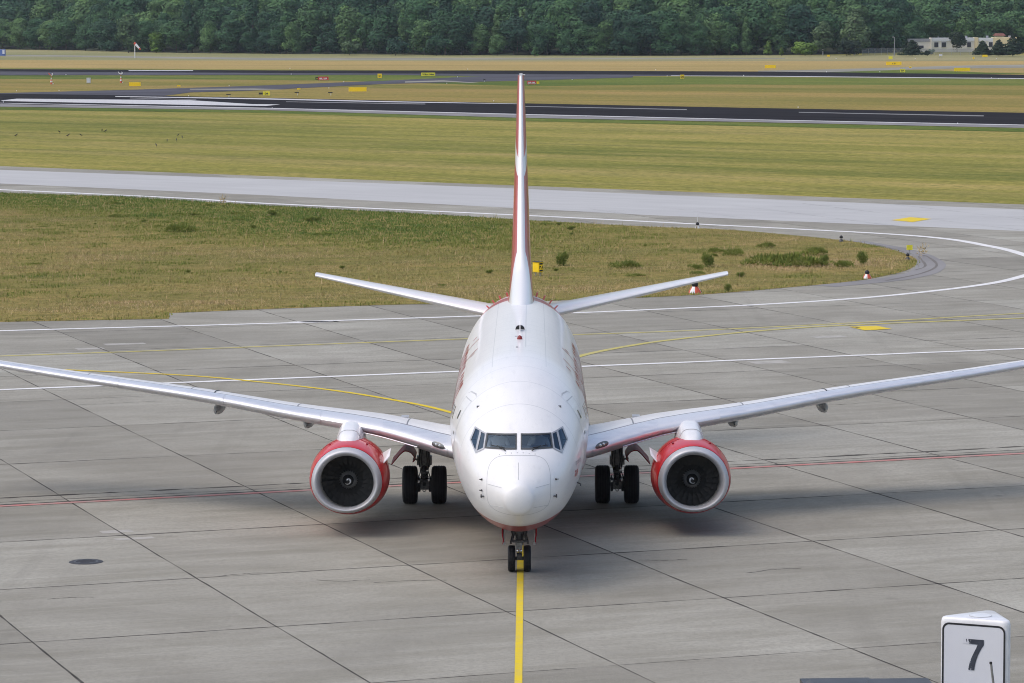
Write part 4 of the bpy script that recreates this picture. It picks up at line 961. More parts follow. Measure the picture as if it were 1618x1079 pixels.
# ---- landing gear
def wheel_mb(x, y, r, w):
    mb = MB(); h = w / 2
    prof = [(-h * .78, r * .52), (-h * .95, r * .62), (-h, r * .80), (-h * .92, r * .92), (-h * .72, r * .985)]
    for g in (-.5, -.18, .18, .5): prof += [(h * (g - .05), r), (h * (g - .03), r * .975), (h * (g + .03), r * .975), (h * (g + .05), r)]
    prof += [(h * .72, r * .985), (h * .92, r * .92), (h, r * .80), (h * .95, r * .62), (h * .78, r * .52)]
    k0 = len(prof); prof += [(h * .35, r * .46), (h * .35, r * .0)]
    mb.lathe(prof, (x, y, r), 'x', 40, mfun=lambda k: 1 if k >= k0 - 1 else 0); mb.lathe([(-h * .78, r * .52), (-h * .35, r * .46), (-h * .35, 0)], (x, y, r), 'x', 40, 1)
    return mb
def build_main_gear(sg):
    g = thing('main_gear', None, None); g.parent = plane; X, Y = sg * 2.86, 16.6
    for dx in (-.43, .43): wheel_mb(X + dx, Y, .565, .445).build('wheel', [M['tyre'], M['hub']], g, True)
    mb = MB(); mb.tube((X, Y, .5), (X, Y, 1.15), .10, .11, 18, 1); mb.tube((X, Y, 1.1), (X - sg * .02, Y, 2.15), .17, .17, 20); mb.box((X, Y - .02, 1.30), (.44, .34, .26)); mb.box((X, Y, 1.65), (.34, .40, .5))
    mb.tube((X - .36, Y, .565), (X + .36, Y, .565), .075, n=14); mb.box((X, Y, .58), (.26, .30, .30)); mb.tube((X - sg * .08, Y, 1.65), (X - sg * .95, Y + .1, 2.15), .055, n=10)
    mb.build('strut', [M['gear'], M['chrome']], g)
    mb = MB(); mb.tube((X, Y - .14, 1.12), (X, Y - .48, .86), .06, .045, 10); mb.tube((X, Y - .48, .86), (X, Y - .12, .58), .05, .06, 10); mb.box((X, Y - .30, .98), (.22, .34, .05)); mb.box((X, Y - .28, .72), (.22, .32, .05)); mb.build('torque_link', M['gear_dark'], g)
    mb = MB()
    for dx in (-.16, .16): mb.lathe([(-.03, .22), (.03, .22), (.05, .15)], (X + dx, Y, .565), 'x', 20)
    mb.build('brake', M['gear_dark'], g)
    mb = MB()
    for dx, s in ((-.10, 1), (.10, -1), (-.05, 1), (.06, 1)):
        mb.pipe([(X + dx, Y - .2, 1.75), (X + dx * 1.5, Y - .25, 1.3), (X + dx * 1.1, Y - .2, 1.0), (X + dx * 2.0, Y - .22, .75)], .016, 6)
    mb.build('hydraulic_hose', M['black'], g)
    mb = MB()
    for a, b in (((.09, 1.02), (.13, 1.05)), ((-.14, .95), (-.10, .99)), ((.13, .74), (.17, .80)), ((-.16, .70), (-.10, .73))): mb.box((X + a[0] if True else 0, Y - .34, a[1]), (.05, .04, .06))
    mb.build('fitting', M['chrome'], g)
    mb = MB(); P = [(X + .045 * math.cos(t), Y - .30, .44 + .045 * math.sin(t)) for t in np.linspace(0, 2 * math.pi, 13)]; mb.pipe(P, .014, 6); mb.build('tow_ring', M['hub'], g)
    # curved door on the outboard side
    prof = [(.33, 1.35), (.26, 1.44), (.33, 1.56), (.42, 1.65), (.57, 1.68), (.70, 1.58), (.82, 1.44), (.96, 1.28)]
    V = []; 
    for x, z in spline(prof, 4): V += [(X + sg * x, Y - .75, z), (X + sg * x, Y + .85, z), (X + sg * (x - .01), Y - .75, z - .035), (X + sg * (x - .01), Y + .85, z - .035)]
    k = len(V) // 4; F = []
    for i in range(k - 1):
        a, b = 4 * i, 4 * i + 4; F += [(a, a + 1, b + 1, b), (a + 2, b + 2, b + 3, a + 3), (a, b, b + 2, a + 2), (a + 1, a + 3, b + 3, b + 1)]
    F += [(0, 2, 3, 1), (4 * k - 4, 4 * k - 3, 4 * k - 1, 4 * k - 2)]
    d = mesh('gear_door', V, F, M['maroon'], g, True); auto_smooth(d); MB().tube((X + sg * .12, Y - .1, 1.30), (X + sg * .34, Y - .1, 1.36), .03, n=8).build('door_link', M['hub'], g)
    return g
for sg in (-1, 1): build_main_gear(sg)
def build_nose_gear():
    g = thing('nose_gear', None, None); g.parent = plane; Y = 4.0
    for dx in (-.205, .205): wheel_mb(dx, Y, .343, .195).build('wheel', [M['tyre'], M['hub']], g, True)
    mb = MB(); mb.tube((0, Y, .34), (0, Y - .02, .72), .055, n=14, m=1); mb.tube((0, Y - .02, .70), (0, Y - .10, 1.45), .10, n=16); mb.box((0, Y - .1, 1.16), (.42, .25, .26)); mb.tube((-.2, Y, .343), (.2, Y, .343), .05, n=10); mb.box((0, Y - .05, .40), (.14, .2, .16))
    mb.build('strut', [M['gear_dark'], M['chrome']], g)
    mb = MB(); mb.box((0, Y - .16, .82), (.46, .14, .05)); mb.tube((-.13, Y - .12, 1.1), (-.20, Y - .15, .83), .04, n=8); mb.tube((.13, Y - .12, 1.1), (.20, Y - .15, .83), .04, n=8)
    for s in (-1, 1): mb.tube((s * .19, Y - .2, .80), (s * .25, Y - .2, .80), .045, n=10)
    mb.build('steering_arm', M['gear_dark'], g)
    mb = MB(); mb.box((0, Y - .14, .68), (.16, .05, .20)); mb.tube((0, Y - .13, .52), (0, Y - .3, .60), .03, n=8); mb.build('torque_link', M['gear'], g)
    mb = MB(); 
    for s in (-1, 1): mb.lathe([(0, .03), (-.02, .042), (-.03, .03), (-.032, 0)], (s * .035, Y - .18, .565), 'y', 12)
    mb.build('taxi_light', M['chrome'], g, True)
    mb = MB()
    for x in (-.18, -.1, .1, .17): mb.pipe([(x, Y - .22, 1.32), (x * 1.2, Y - .24, 1.12), (x * .8, Y - .2, .92)], .014, 6)
    mb.build('hydraulic_hose', M['black'], g)
    for s in (-1, 1):
        prof = [(.40, 1.36), (.45, 1.22), (.455, 1.05), (.43, .92), (.44, .80)]; V = []
        for x, z in spline(prof, 4): V += [(s * x, Y - .55, z), (s * x, Y + .75, z), (s * (x - .03), Y - .55, z), (s * (x - .03), Y + .75, z)]
        k = len(V) // 4; F = []
        for i in range(k - 1):
            a, b = 4 * i, 4 * i + 4; F += [(a, a + 1, b + 1, b), (a + 2, b + 2, b + 3, a + 3), (a, b, b + 2, a + 2), (a + 1, a + 3, b + 3, b + 1)]
        F.append((4 * k - 4, 4 * k - 3, 4 * k - 1, 4 * k - 2)); d = mesh('gear_door', V, F, [M['maroon']], g, True); auto_smooth(d)
        mb = MB(); mb.tube((s * .37, Y - .5, 1.30), (s * .41, Y - .52, .84), .022, n=8); mb.box((s * .39, Y - .53, .81), (.07, .05, .07)); mb.build('door_link', M['hub'], g)
    MB().box((0, Y + .1, 1.34), (.62, 1.5, .06)).build('wheel_well', M['black'], g)
    return g
build_nose_gear()
# ---- lettering, wrapped on the skin
def text_polys(txt, size, shear=0.0, bold=0.0):
    cu = bpy.data.curves.new('t', 'FONT'); cu.body = txt; cu.size = size; cu.shear = shear; cu.offset = bold; cu.resolution_u = 4
    o = bpy.data.objects.new('t', cu); COL.objects.link(o); dg = bpy.context.evaluated_depsgraph_get(); me = bpy.data.meshes.new_from_object(o.evaluated_get(dg))
    bpy.data.objects.remove(o); bm = bmesh.new(); bm.from_mesh(me); bpy.data.meshes.remove(me); return bm
def wrap_text(name, txt, size, fn, mat, parent, shear=0.0, bold=0.0, step=0.12):
    bm = text_polys(txt, size, shear, bold)
    xs = [v.co.x for v in bm.verts]; ys = [v.co.y for v in bm.verts]
    for ax, lo, hi in ((1, min(ys), max(ys)), (0, min(xs), max(xs))):
        q = lo + step * (1 if ax == 1 else 4)
        while q < hi:
            co = [0, 0, 0]; co[ax] = q; no = [0, 0, 0]; no[ax] = 1
            bmesh.ops.bisect_plane(bm, geom=bm.verts[:] + bm.edges[:] + bm.faces[:], plane_co=co, plane_no=no); q += step * (1 if ax == 1 else 4)
    w = max(xs)
    for v in bm.verts: v.co = Vector(fn(v.co.x, v.co.y, w))
    bmesh.ops.recalc_face_normals(bm, faces=bm.faces); me = bpy.data.meshes.new(name); bm.to_mesh(me); bm.free(); me.materials.append(mat); o = bpy.data.objects.new(name, me); COL.objects.link(o); o.parent = parent
    return o
def arc_height(s, d, z0):
    """height reached after d metres of girth above height z0"""
    zt, zb, w, zc = fus_sec(s); th0 = math.acos(max(-1, min(1, (z0 - zc) / (zt - zc if z0 > zc else zc - zb)))); r = (w + zt - zc) / 2; return max(th0 - d / r, .06)
for sg in (-1, 1):
    def fn(u, v, w, sg=sg):
        s = 7.5 + u if sg > 0 else 7.5 + (w - u); th = arc_height(s, v, 3.62); return ring_point(s, sg * th, .006)
    wrap_text('lettering', 'airberlin.com', 2.2, fn, M['letter_red'], plane, shear=.25, bold=-.012)
    def fe(u, v, w, sg=sg):
        a = .55 + u if sg > 0 else .55 + (w - u); r = float(np.interp(a, [.55, .9, 1.4, 2.0, 2.7], [1.05, 1.085, 1.115, 1.115, 1.07])) + .006; t = (v - .2) / r; return (sg * r * math.cos(t), a, r * math.sin(t) * (1 if t > 0 else .9))
    wrap_text('lettering', 'airberlin', .55, fe, M['sign_white'], engines[sg], bold=.01)
wrap_text('lettering', 'operated by', .19, lambda u, v, w: side_point(2.95 + u * .9, 2.93 + v, 1, .006), M['letter_grey'], plane, step=.05)
wrap_text('lettering', 'TUIfly', .24, lambda u, v, w: side_point(2.9 + u * .9, 2.62 + v, 1, .006), M['letter_red'], plane, bold=.006, step=.05)
# ------------------------------------------------------------------ near the camera: stand sign, roof box, rod
def inv(px, py, Y):
    """point at ground distance Y seen at a place of the photograph: (x, z)"""
    u, v = (px - 821) / FPX, (py - 539.5) / FPX; u, v = u * math.cos(ROLL) - v * math.sin(ROLL), v * math.cos(ROLL) + u * math.sin(ROLL)
    c, s = math.cos(PITCH), math.sin(PITCH); k = Y / (c - v * s); return k * u, CAM_H - k * (s + v * c)
def text_mesh(name, txt, size, mat, parent, loc, rot=(0, 0, 0), align='CENTER', bold=0.0, sx=1.0):
    bm = text_polys(txt, size, 0, bold); xs = [v.co.x for v in bm.verts]; ys = [v.co.y for v in bm.verts]; cx = (min(xs) + max(xs)) / 2; cy = (min(ys) + max(ys)) / 2
    for v in bm.verts: v.co = Vector(((v.co.x - cx) * sx, 0, v.co.y - cy))
    me = bpy.data.meshes.new(name); bm.to_mesh(me); bm.free(); me.materials.append(mat); o = bpy.data.objects.new(name, me); COL.objects.link(o); o.parent = parent; o.location = loc; o.rotation_euler = rot
    return o
def stand_sign():
    D = 40.0; xc, zt = inv(1549, 972.5, D)
    yaw = R(-25); t = thing('stand_sign', 'white three-sided stand number sign with a black 7 in the lower right corner', 'sign', (xc, D, 0), yaw)
    # triangle in plan with rounded corners, front face towards -y
    s = .96; hgt = 1.15; base = [(-s / 2, -.25), (s / 2, -.25), (0.0, .50)]
    def tri(scale, rad, n=8):
        P = []
        for i in range(3):
            p = np.array(base[i]) * scale; a = np.array(base[i - 1]) * scale; b = np.array(base[(i + 1) % 3]) * scale
            u, w = (a - p) / np.linalg.norm(a - p), (b - p) / np.linalg.norm(b - p); half = math.acos(np.dot(u, w)) / 2; d = rad / math.tan(half); c = p + (u + w) / np.linalg.norm(u + w) * rad / math.sin(half)
            p0, p1 = p + u * d, p + w * d; a0 = math.atan2(*(p0 - c)[::-1]); a1 = math.atan2(*(p1 - c)[::-1])
            while a1 < a0: a1 += 2 * math.pi
            if a1 - a0 > math.pi: a1 -= 2 * math.pi
            P += [tuple(c + rad * np.array([math.cos(a0 + (a1 - a0) * k / n), math.sin(a0 + (a1 - a0) * k / n)])) for k in range(n + 1)]
        return P
    V = []; rows = [(zt - hgt, .97), (zt - hgt + .03, 1.0), (zt - .06, 1.0), (zt - .03, .985), (zt - .008, .955), (zt, .90)]
    for z, sc in rows: V += [(*p, z) for p in tri(sc, .075 * sc)]
    n = len(V) // len(rows); F = [(j * n + i, j * n + (i + 1) % n, (j + 1) * n + (i + 1) % n, (j + 1) * n + i) for j in range(len(rows) - 1) for i in range(n)] + [tuple(range((len(rows) - 1) * n, len(rows) * n)), tuple(range(n))[::-1]]
    o = mesh('housing', V, F, M['box_white'], t, True); auto_smooth(o, R(50))
    MB().lathe([(0, .0), (0, .135), (.006, .13), (.006, 0)], (0, .0, zt + .001), 'z', 28).build('cap', M['box_white'], t)
    mb = MB(); P = [(.132 * math.cos(a), .132 * math.sin(a), zt + .004) for a in np.linspace(0, 2 * math.pi, 29)]; mb.pipe(P, .004, 5); mb.build('cap_ring', M['line'], t)
    def rr(w, h, r, y, n=6):
        P = []
        for cx, cz, a0 in ((w / 2 - r, h / 2 - r, 0), (-w / 2 + r, h / 2 - r, 90), (-w / 2 + r, -h / 2 + r, 180), (w / 2 - r, -h / 2 + r, 270)):
            for k in range(n + 1): a = R(a0 + 90 * k / n); P.append((cx + r * math.cos(a), y, cz + r * math.sin(a)))
        return P
    for k, (ang) in enumerate((0, 120, 240)):
        pr = bpy.data.objects.new('face_panel', None)
        w, h = .765, 1.02; A, B = rr(w, h, .085, 0), rr(w - .044, h - .044, .066, 0); V = A + B; n = len(A); F = [(i, (i + 1) % n, n + (i + 1) % n, n + i) for i in range(n)]
        cz = zt - .06 - h / 2; rot = Matrix.Rotation(R(ang), 4, 'Z'); c = sum((Vector((*b, 0)) for b in base), Vector()) / 3
        def place(o, y, dx=0.0, dz=0.0):
            o.parent = t; m = Matrix.Translation((c.x, c.y, 0)) @ rot @ Matrix.Translation((-c.x, -c.y, 0)) @ Matrix.Translation((dx, y, cz + dz)); o.matrix_local = m
        bpy.data.objects.remove(pr)
        place(mesh('face_panel', rr(w - .04, h - .04, .066, 0), [tuple(range(n))], M['panel']), -.2525)
        place(mesh('border', V, F, M['ink']), -.255)
        D7 = [(450, 492), (712, 512), (712, 580), (684, 626), (660, 672), (640, 716), (625, 762), (612, 808), (603, 850), (593, 922), (517, 914), (526, 862), (538, 812), (552, 766), (570, 722), (594, 668), (616, 622), (634, 574), (560, 566), (450, 558)]
        d = mesh('digit', [((a - 582) / 1142 / .906, 0, -(b - 705 - (a - 582) * .075) / 1142) for a, b in D7], [(0, 1, 2, 17, 18, 19), (2, 3, 16, 17), (3, 4, 15, 16), (4, 5, 14, 15), (5, 6, 13, 14), (6, 7, 12, 13), (7, 8, 11, 12), (8, 9, 10, 11)], M['digit'])
        place(d, -.2575, .0, h / 2 - .355)
    MB().tube((0, 0, 0), (0, 0, zt - hgt), .07, n=16).build('post', M['post'], t); MB().box((0, 0, .02), (.4, .4, .04)).build('base_plate', M['post'], t)
stand_sign()
def roof_box():
    D = 40.0; x0, z0 = inv(1270, 1070, D); x1, _ = inv(1466, 1066, D); w = x1 - x0; xc = (x0 + x1) / 2
    t = thing('equipment_cabin', 'dark grey metal cabin roof at the bottom edge left of the stand sign', 'cabin', (xc, D - .55, 0), R(3))
    mb = MB(); mb.box((-.24 * w / 1.0, 0, z0 - .02), (w * .56, 1.0, .05)); mb.build('roof_sheet', M['steel_dark'], t)
    mb = MB(); mb.box((.28 * w, .03, z0 - .028), (w * .47, .94, .04)); mb.build('roof_sheet', M['steel_dark'], t)
    mb = MB(); mb.box((-.24 * w, .05, z0 + .02), (w * .5, .5, .03), taper=.9); mb.build('roof_ridge', M['steel_dark'], t)
    mb = MB(); mb.box((0, 0, z0 / 2 - .05), (w * .96, .9, z0 - .1)); mb.build('cabin_body', M['frame'], t)
    for x in (-.44, -.36, .12): MB().tube((x * w, -.42, z0 - .0), (x * w, -.42, z0 + .012), .012, n=8).build('rivet', M['chrome'], t)
roof_box()
def rod():
    D = 38.6; x0, z0 = inv(1565.5, 1046, D); x1, z1 = inv(1569.5, 1079, D); k = 6.0
    o = thing('antenna_rod', 'thin grey rod standing in front of the number sign', 'rod', (x0, D, 0)); xb = x0 + (x1 - x0) * z0 / (z0 - z1)
    MB().tube((xb - x0, 0, .0), (0, 0, z0), .0135, n=12).build('rod', M['gear'], o); MB().tube((0, 0, z0 - .02), (0, 0, z0 + .004), .016, n=12).build('rod_cap', M['ink'], o); MB().box((xb - x0, 0, .03), (.2, .2, .06)).build('foot', M['post'], o)
rod()
x, y = GA(136, 888); mh = thing('manhole_cover', 'round dark cast iron cover set in the concrete on the left', 'manhole cover', (x, y, 0))
MB().lathe([(.002, .46), (.012, .44), (.012, .33)], (0, 0, 0), 'z', 36).build('ring', M['iron'], mh); MB().lathe([(.016, .33), (.020, .30), (.020, 0)], (0, 0, 0), 'z', 36).build('lid', M['steel_dark'], mh)
mb = MB()
for k in range(-3, 4): mb.box((0, k * .08, .0225), (2 * math.sqrt(max(.01, .27 ** 2 - (k * .08) ** 2)), .02, .004))
mb.build('lid_rib', M['iron'], mh)

# ------------------------------------------------------------------ airfield lamps, signs, instruments
def marker(px, py, label, sc=1.0, style='cone'):
    x, y = GA(px, py); t = thing('marker_lamp', label, 'marker lamp', (x, y, 0), .6 if style == 'cone' else 3.7, 'edge lamps round the island')
    mb = MB(); prof = [(0, .30), (.10, .27), (.20, .20), (.30, .14)]
    mb.lathe(prof, (0, 0, 0), 'z', 20); 
    o = mb.build('base_cone', [M['sign_white'], M['orange']], t, True)
    for p in o.data.polygons:
        a = math.atan2(p.center.y, p.center.x); p.material_index = int((a + math.pi) / (math.pi / 3)) % 2
    if style != 'cone': o.data.materials[1] = M['gear_dark']; o.data.materials[0] = M['gear_dark' if style == 'dark' else 'sign_white']; o.scale = (.7, .7, .8)
    MB().lathe([(.29, .10), (.36, .15), (.42, .15), (.50, .11), (.56, .0)], (0, 0, 0), 'z', 16).build('lamp', M['ink'], t, True)
    t.scale = (sc,) * 3
marker(1098, 463, 'red and white marker cone with a dark lamp under the right tailplane tip', 1.15)
marker(1370, 440, 'red and white marker cone on the near island edge, right of the weed patch', .85)
marker(1329, 382, 'dark marker lamp on the far edge of the island, nearest its tip', .75, 'dark')
marker(1434, 410, 'dark marker lamp at the very tip of the island beside the drain', .7, 'dark')
marker(1102, 361, 'marker lamp with a white whip on the far edge of the island', .8, 'pale')
x, y = GA(1102, 361); MB().tube((0, 0, .4), (0, 0, 1.25), .03, .015, 8).build('whip', M['sign_white'], [o for o in bpy.data.objects if o.get('label', '').startswith('marker lamp with a white whip')][0])
def yellow_box():
    x, y = GA(850, 436); t = thing('taxi_sign', 'yellow box sign with a black side on the grass just right of the tail fin', 'sign', (x, y, 0), R(-48))
    MB().box((0, 0, .50), (.52, .30, .56)).build('housing', M['sign_yellow'], t); MB().box((0, -.151, .50), (.44, .02, .46)).build('face', M['sign_yellow'], t)
    MB().box((.262, 0, .5), (.012, .24, .46)).build('side_face', M['ink'], t); MB().box((0, -.02, .79), (.54, .34, .03)).build('hood', M['ink'], t)
    o2 = text_mesh('arrow', 'Z', .36, M['sign_yellow'], t, (.27, 0, .5), (0, 0, R(90)), bold=.02)
    for dx in (-.18, .18): MB().tube((dx, 0, 0), (dx, 0, .24), .03, n=8).build('leg', M['post'], t)
yellow_box()
x, y = GA(1437, 402); t = thing('taxi_sign', 'small lemon yellow plate on a stake at the island tip', 'sign', (x, y, 0), R(10)); MB().box((0, 0, .42), (.36, .05, .30)).build('plate', M['sign_lime'], t); MB().tube((0, .01, 0), (0, .01, .30), .025, n=8).build('stake', M['post'], t)
def stalk(px, py, label):
    x, y = GA(px, py); o = weed_mesh('tall_weed', 77, 60, .35, .9, .8, .3); o.location = (x, y, 0); tag(o, label, 'weed')
    MB()
stalk(1458, 405, 'tall dry reddish weed stalks growing from the drain at the island tip'); stalk(353, 324, 'tall yellow weed standing on the far edge of the turf above the left tailplane')
def board(px, py, w, h, label, mat, txt=None, tcol='ink', rz=0.0, legs=True, group='airfield signs', back=None, tsize=None):
    """px, py: foot of the sign in the photograph; w, h: its size there"""
    x, y = GA(px, py); m = y / (FPX * .9955); W, Hh = w * m, h * m; lift = .18 * Hh if legs else 0
    t = thing('airfield_sign', label, 'sign', (x, y, 0), rz, group)
    MB().box((0, 0, lift + Hh / 2), (W, max(.25, W * .06), Hh)).build('housing', M[mat], t)
    if legs:
        for dx in (-.36, .36): MB().tube((dx * W, 0, 0), (dx * W, 0, lift), .05, n=8).build('leg', M['post'], t)
    MB().box((0, .01, lift + Hh + .03), (W * 1.01, max(.27, W * .062), .06)).build('hood', M[back or mat], t)
    if txt: text_mesh('lettering', txt, (tsize or .72) * Hh, M[tcol], t, (0, -max(.25, W * .06) / 2 - .02, lift + Hh / 2), bold=.03 * Hh, sx=1.0)
board(213, 137, 18, 5.5, 'plain yellow sign board near the left mast, between the two runways', 'sign_yellow')
board(565, 145.5, 28, 6, 'long plain yellow sign board left of the fin on the middle grass', 'sign_yellow')
board(421, 151.5, 11, 5.5, 'small lemon sign with black letters beside a black board near the runway', 'sign_lime', 'D4')
board(412, 149.5, 6, 2.2, 'small black board at the left side of the lemon sign', 'ink')
board(600, 124, 6.5, 6, 'small yellow square sign on the grass left of the TORA board', 'sign_yellow', 'D', rz=R(-10))
board(676.5, 120.5, 22, 4.5, 'lemon board lettered TORA in black beside the far runway', 'sign_lime', 'TORA 1540m')
board(511, 127.5, 16, 5, 'red runway holding sign with white lettering left of the yellow board', 'sign_red', '08L-26R', 'sign_white')
board(501, 126.5, 5, 3.5, 'small black and yellow sign joined to the left end of the red sign', 'ink', 'D', 'sign_yellow')
board(840, 134, 14, 5, 'red runway sign with white lettering just right of the fin top', 'sign_red', '26R-08L', 'sign_white')
board(850, 133, 4, 3, 'small yellow arrow sign at the right end of the red sign', 'sign_yellow', '<')
board(1078, 125, 6, 5.5, 'small yellow sign with dark lettering beside the far runway', 'sign_yellow', 'D6')
board(1217, 108.5, 17, 4.6, 'plain yellow sign board on the far grass left of the lamp post', 'sign_yellow')
board(1412, 103.5, 24, 4.8, 'wide yellow sign with a small black mark below the lamp post', 'sign_yellow', '<  D', tsize=.55)
board(1426, 114.8, 8, 4.6, 'small lemon sign with black lettering by the far runway on the right', 'sign_lime', 'D7')
board(1520, 113.2, 25, 4.8, 'wide plain yellow sign board nearest the right edge', 'sign_yellow')
board(1407, 94, 6, 4, 'small yellow sign straight above the wide marked one', 'sign_lime')
board(1556, 90.4, 8, 3, 'small orange yellow board in front of the cream building', 'sign_yellow')
board(1309, 89.8, 4, 2.4, 'tiny yellow sign at the foot of the bright green bush', 'sign_yellow')
board(1538, 94, 2.5, 3, 'tiny orange post sign left of the orange board', 'sign_yellow')
board(1438, 107.6, 4, 1.6, 'tiny yellow marker on the pale side path', 'sign_yellow')
board(3.5, 88, 10, 10, 'blue and white container at the left edge of the far field', 'blue', legs=False, group=None, back='sign_white')
def cat_of(): 
    for o in bpy.data.objects:
        if o.get('label', '').startswith('blue and white container'): o['category'] = 'container'; o.name = 'container'; return o
o = cat_of(); m = o.location.y / FPX; MB().box((2.2 * m, -.6, 6 * m), (3.4 * m, .3, 6 * m)).build('white_panel', M['sign_white'], o)
def tee(px, py, label):
    x, y = GA(px, py); m = y / FPX; t = thing('approach_light', label, 'approach light', (x, y, 0), 0, 'lights on black crossbars beside the near runway'); MB().box((0, 0, 4.4 * m), (7 * m, .25, 1.3 * m)).build('crossbar', M['ink'], t); MB().tube((.8 * m, 0, 0), (.8 * m, 0, 4 * m), .5 * m, .35 * m, 8).build('stem', M['sign_white'], t)
tee(361, 153.5, 'low light unit with a black crossbar, leftmost of three, beside the near runway'); tee(469, 150.5, 'low light unit with a black crossbar right of the lemon sign'); tee(522, 150.5, 'low light unit with a black crossbar left of the long yellow board')
def orange_light(px, py, label):
    x, y = GA(px, py); m = y / FPX; t = thing('guard_light', label, 'light', (x, y, 0), 0); MB().box((0, 0, 2.6 * m), (5 * m, .3, 2.2 * m)).build('head', M['sign_yellow'], t); MB().tube((0, 0, 0), (0, 0, 1.6 * m), .5 * m, n=8).build('stem', M['post'], t)
orange_light(282.5, 138, 'small orange light right of the yellow board'); orange_light(472, 143, 'small orange light on the taxiway edge above a black crossbar'); 
x, y = GA(765.5, 129); m = y / FPX; t = thing('guard_light', 'small dark light on a white stem left of the fin top', 'light', (x, y, 0)); MB().box((0, 0, 3 * m), (3.4 * m, .3, 1.6 * m)).build('head', M['ink'], t); MB().tube((0, 0, 0), (0, 0, 2.3 * m), .4 * m, n=8).build('stem', M['sign_white'], t)
def edge_lights():
    P = [(5, 162.5), (430, 172), (780, 160.5), (926, 184.5), (1261, 170.5), (1513, 196), (298, 152.5), (26, 144.5), (93, 143.8), (362, 136.5), (519.5, 140), (543, 130), (706, 132.5), (723, 122.5), (460, 118), (104, 119), (458, 109), (739, 110.3), (1036, 111.3), (904, 126.6), (1054, 121), (1175, 120), (1306, 114.5), (1390, 114.3), (1566, 124), (1321, 93.5), (1446, 93.5), (1574, 93.5), (1578, 125)]
    first = None
    for i, (px, py) in enumerate(P):
        x, y = GA(px, py); near = i < 6; m = y / FPX * (1.0 if near else .8)
        if first is None:
            first = thing('runway_light', 'white knob light with a short stem on the airfield edge', 'runway light', (x, y, 0), 0, 'runway edge lights')
            MB().lathe([(.5, .3), (.9, .75), (1.6, .8), (2.1, .5), (2.2, 0)], (0, 0, 0), 'z', 10).build('globe', M['sign_white'], first, True); MB().tube((0, 0, 0), (0, 0, .7), .3, n=8).build('stem', M['gear'], first); first.scale = (m,) * 3
        else: dup(first, (x, y, 0), 0, m)
edge_lights()
def windsock():
    x, y = GA(213, 92); m = y / FPX; t = thing('windsock', 'red and white windsock hanging from a pole at the forest edge', 'windsock', (x, y, 0))
    mb = MB(); z = [0, 5.5, 11, 16.5, 20]
    for i in range(4): mb.tube((0, 0, z[i] * m), (0, 0, z[i + 1] * m), .65 * m, n=10, m=[0, 0, 1, 0][i] if i != 2 else 0)
    mb.build('pole', [M['sign_white'], M['orange']], t); a, b = Vector((-.6 * m, 0, 24 * m)), Vector((9.2 * m, -.5, 13.6 * m)); mb = MB(); rr = [2.0, 1.95, 1.8, 1.6, 1.4, 1.2]
    for i in range(5): mb.tube(a.lerp(b, i / 5), a.lerp(b, (i + 1) / 5), rr[i] * m, rr[i + 1] * m, 14, 1 if i % 4 == 0 else 0, cap=(i == 0))
    mb.build('sock', [M['sign_white'], M['orange']], t); MB().tube((0, 0, 19.5 * m), (-.2 * m, 0, 25.5 * m), .5 * m, n=8).build('swivel', M['orange'], t)
windsock()
def sensor(px, py, label):
    x, y = GA(px, py); m = y / FPX; t = thing('weather_mast', label, 'weather mast', (x, y, 0), 0, 'red and white weather masts')
    mb = MB(); mb.tube((0, 0, 0), (0, 0, 3 * m), 1.6 * m, 1.5 * m, 10, 1); mb.tube((0, 0, 3 * m), (0, 0, 5.5 * m), 1.7 * m, 1.5 * m, 10, 0); mb.tube((0, 0, 5.5 * m), (0, 0, 7.5 * m), 1.5 * m, .8 * m, 10, 1); mb.tube((0, 0, 7.5 * m), (0, 0, 10 * m), .9 * m, .8 * m, 10, 0); mb.tube((0, 0, 10 * m), (0, 0, 13.8 * m), .3 * m, n=8, m=1); mb.build('mast', [M['sign_white'], M['orange']], t)
    mb = MB(); mb.pipe([(-.4 * m, 0, 14 * m), (-2.4 * m, 0, 14.8 * m), (-4.4 * m, 0, 17.6 * m)], .62 * m, 8); mb.build('transmitter_arm', M['orange'] if px < 150 else M['sign_white'], t)
    mb = MB(); mb.pipe([(-.4 * m, 0, 14 * m), (1.2 * m, 0, 14.1 * m), (2.3 * m, 0, 15.2 * m), (2.2 * m, 0, 16.6 * m), (.9 * m, 0, 17.2 * m)], .6 * m, 8); mb.build('receiver_arm', M['sign_white'], t)
    MB().box((2.6 * m, 0, .9 * m), (1.4 * m, 1 * m, 1.8 * m)).build('junction_box', M['sign_white'], t)
sensor(81, 133, 'red and white weather mast with two curved arms, left of the white cabinet'); sensor(191, 131, 'white weather mast with two curved arms, right of the white cabinet')
x, y = GA(140, 131.5); m = y / FPX; t = thing('cabinet', 'white electrical cabinet standing between two weather masts', 'cabinet', (x, y, 0)); MB().box((0, 0, 4.5 * m), (6 * m, 5 * m, 7.2 * m)).build('body', M['sign_white'], t); MB().box((0, 0, 8.3 * m), (6.6 * m, 5.4 * m, .5 * m)).build('lid', M['panel'], t); MB().box((0, 0, .45 * m), (6.4 * m, 5 * m, .9 * m)).build('plinth', M['gear'], t); MB().box((0, -2.55 * m, 4.5 * m), (5 * m, .12 * m, 6.2 * m)).build('door', M['panel'], t)
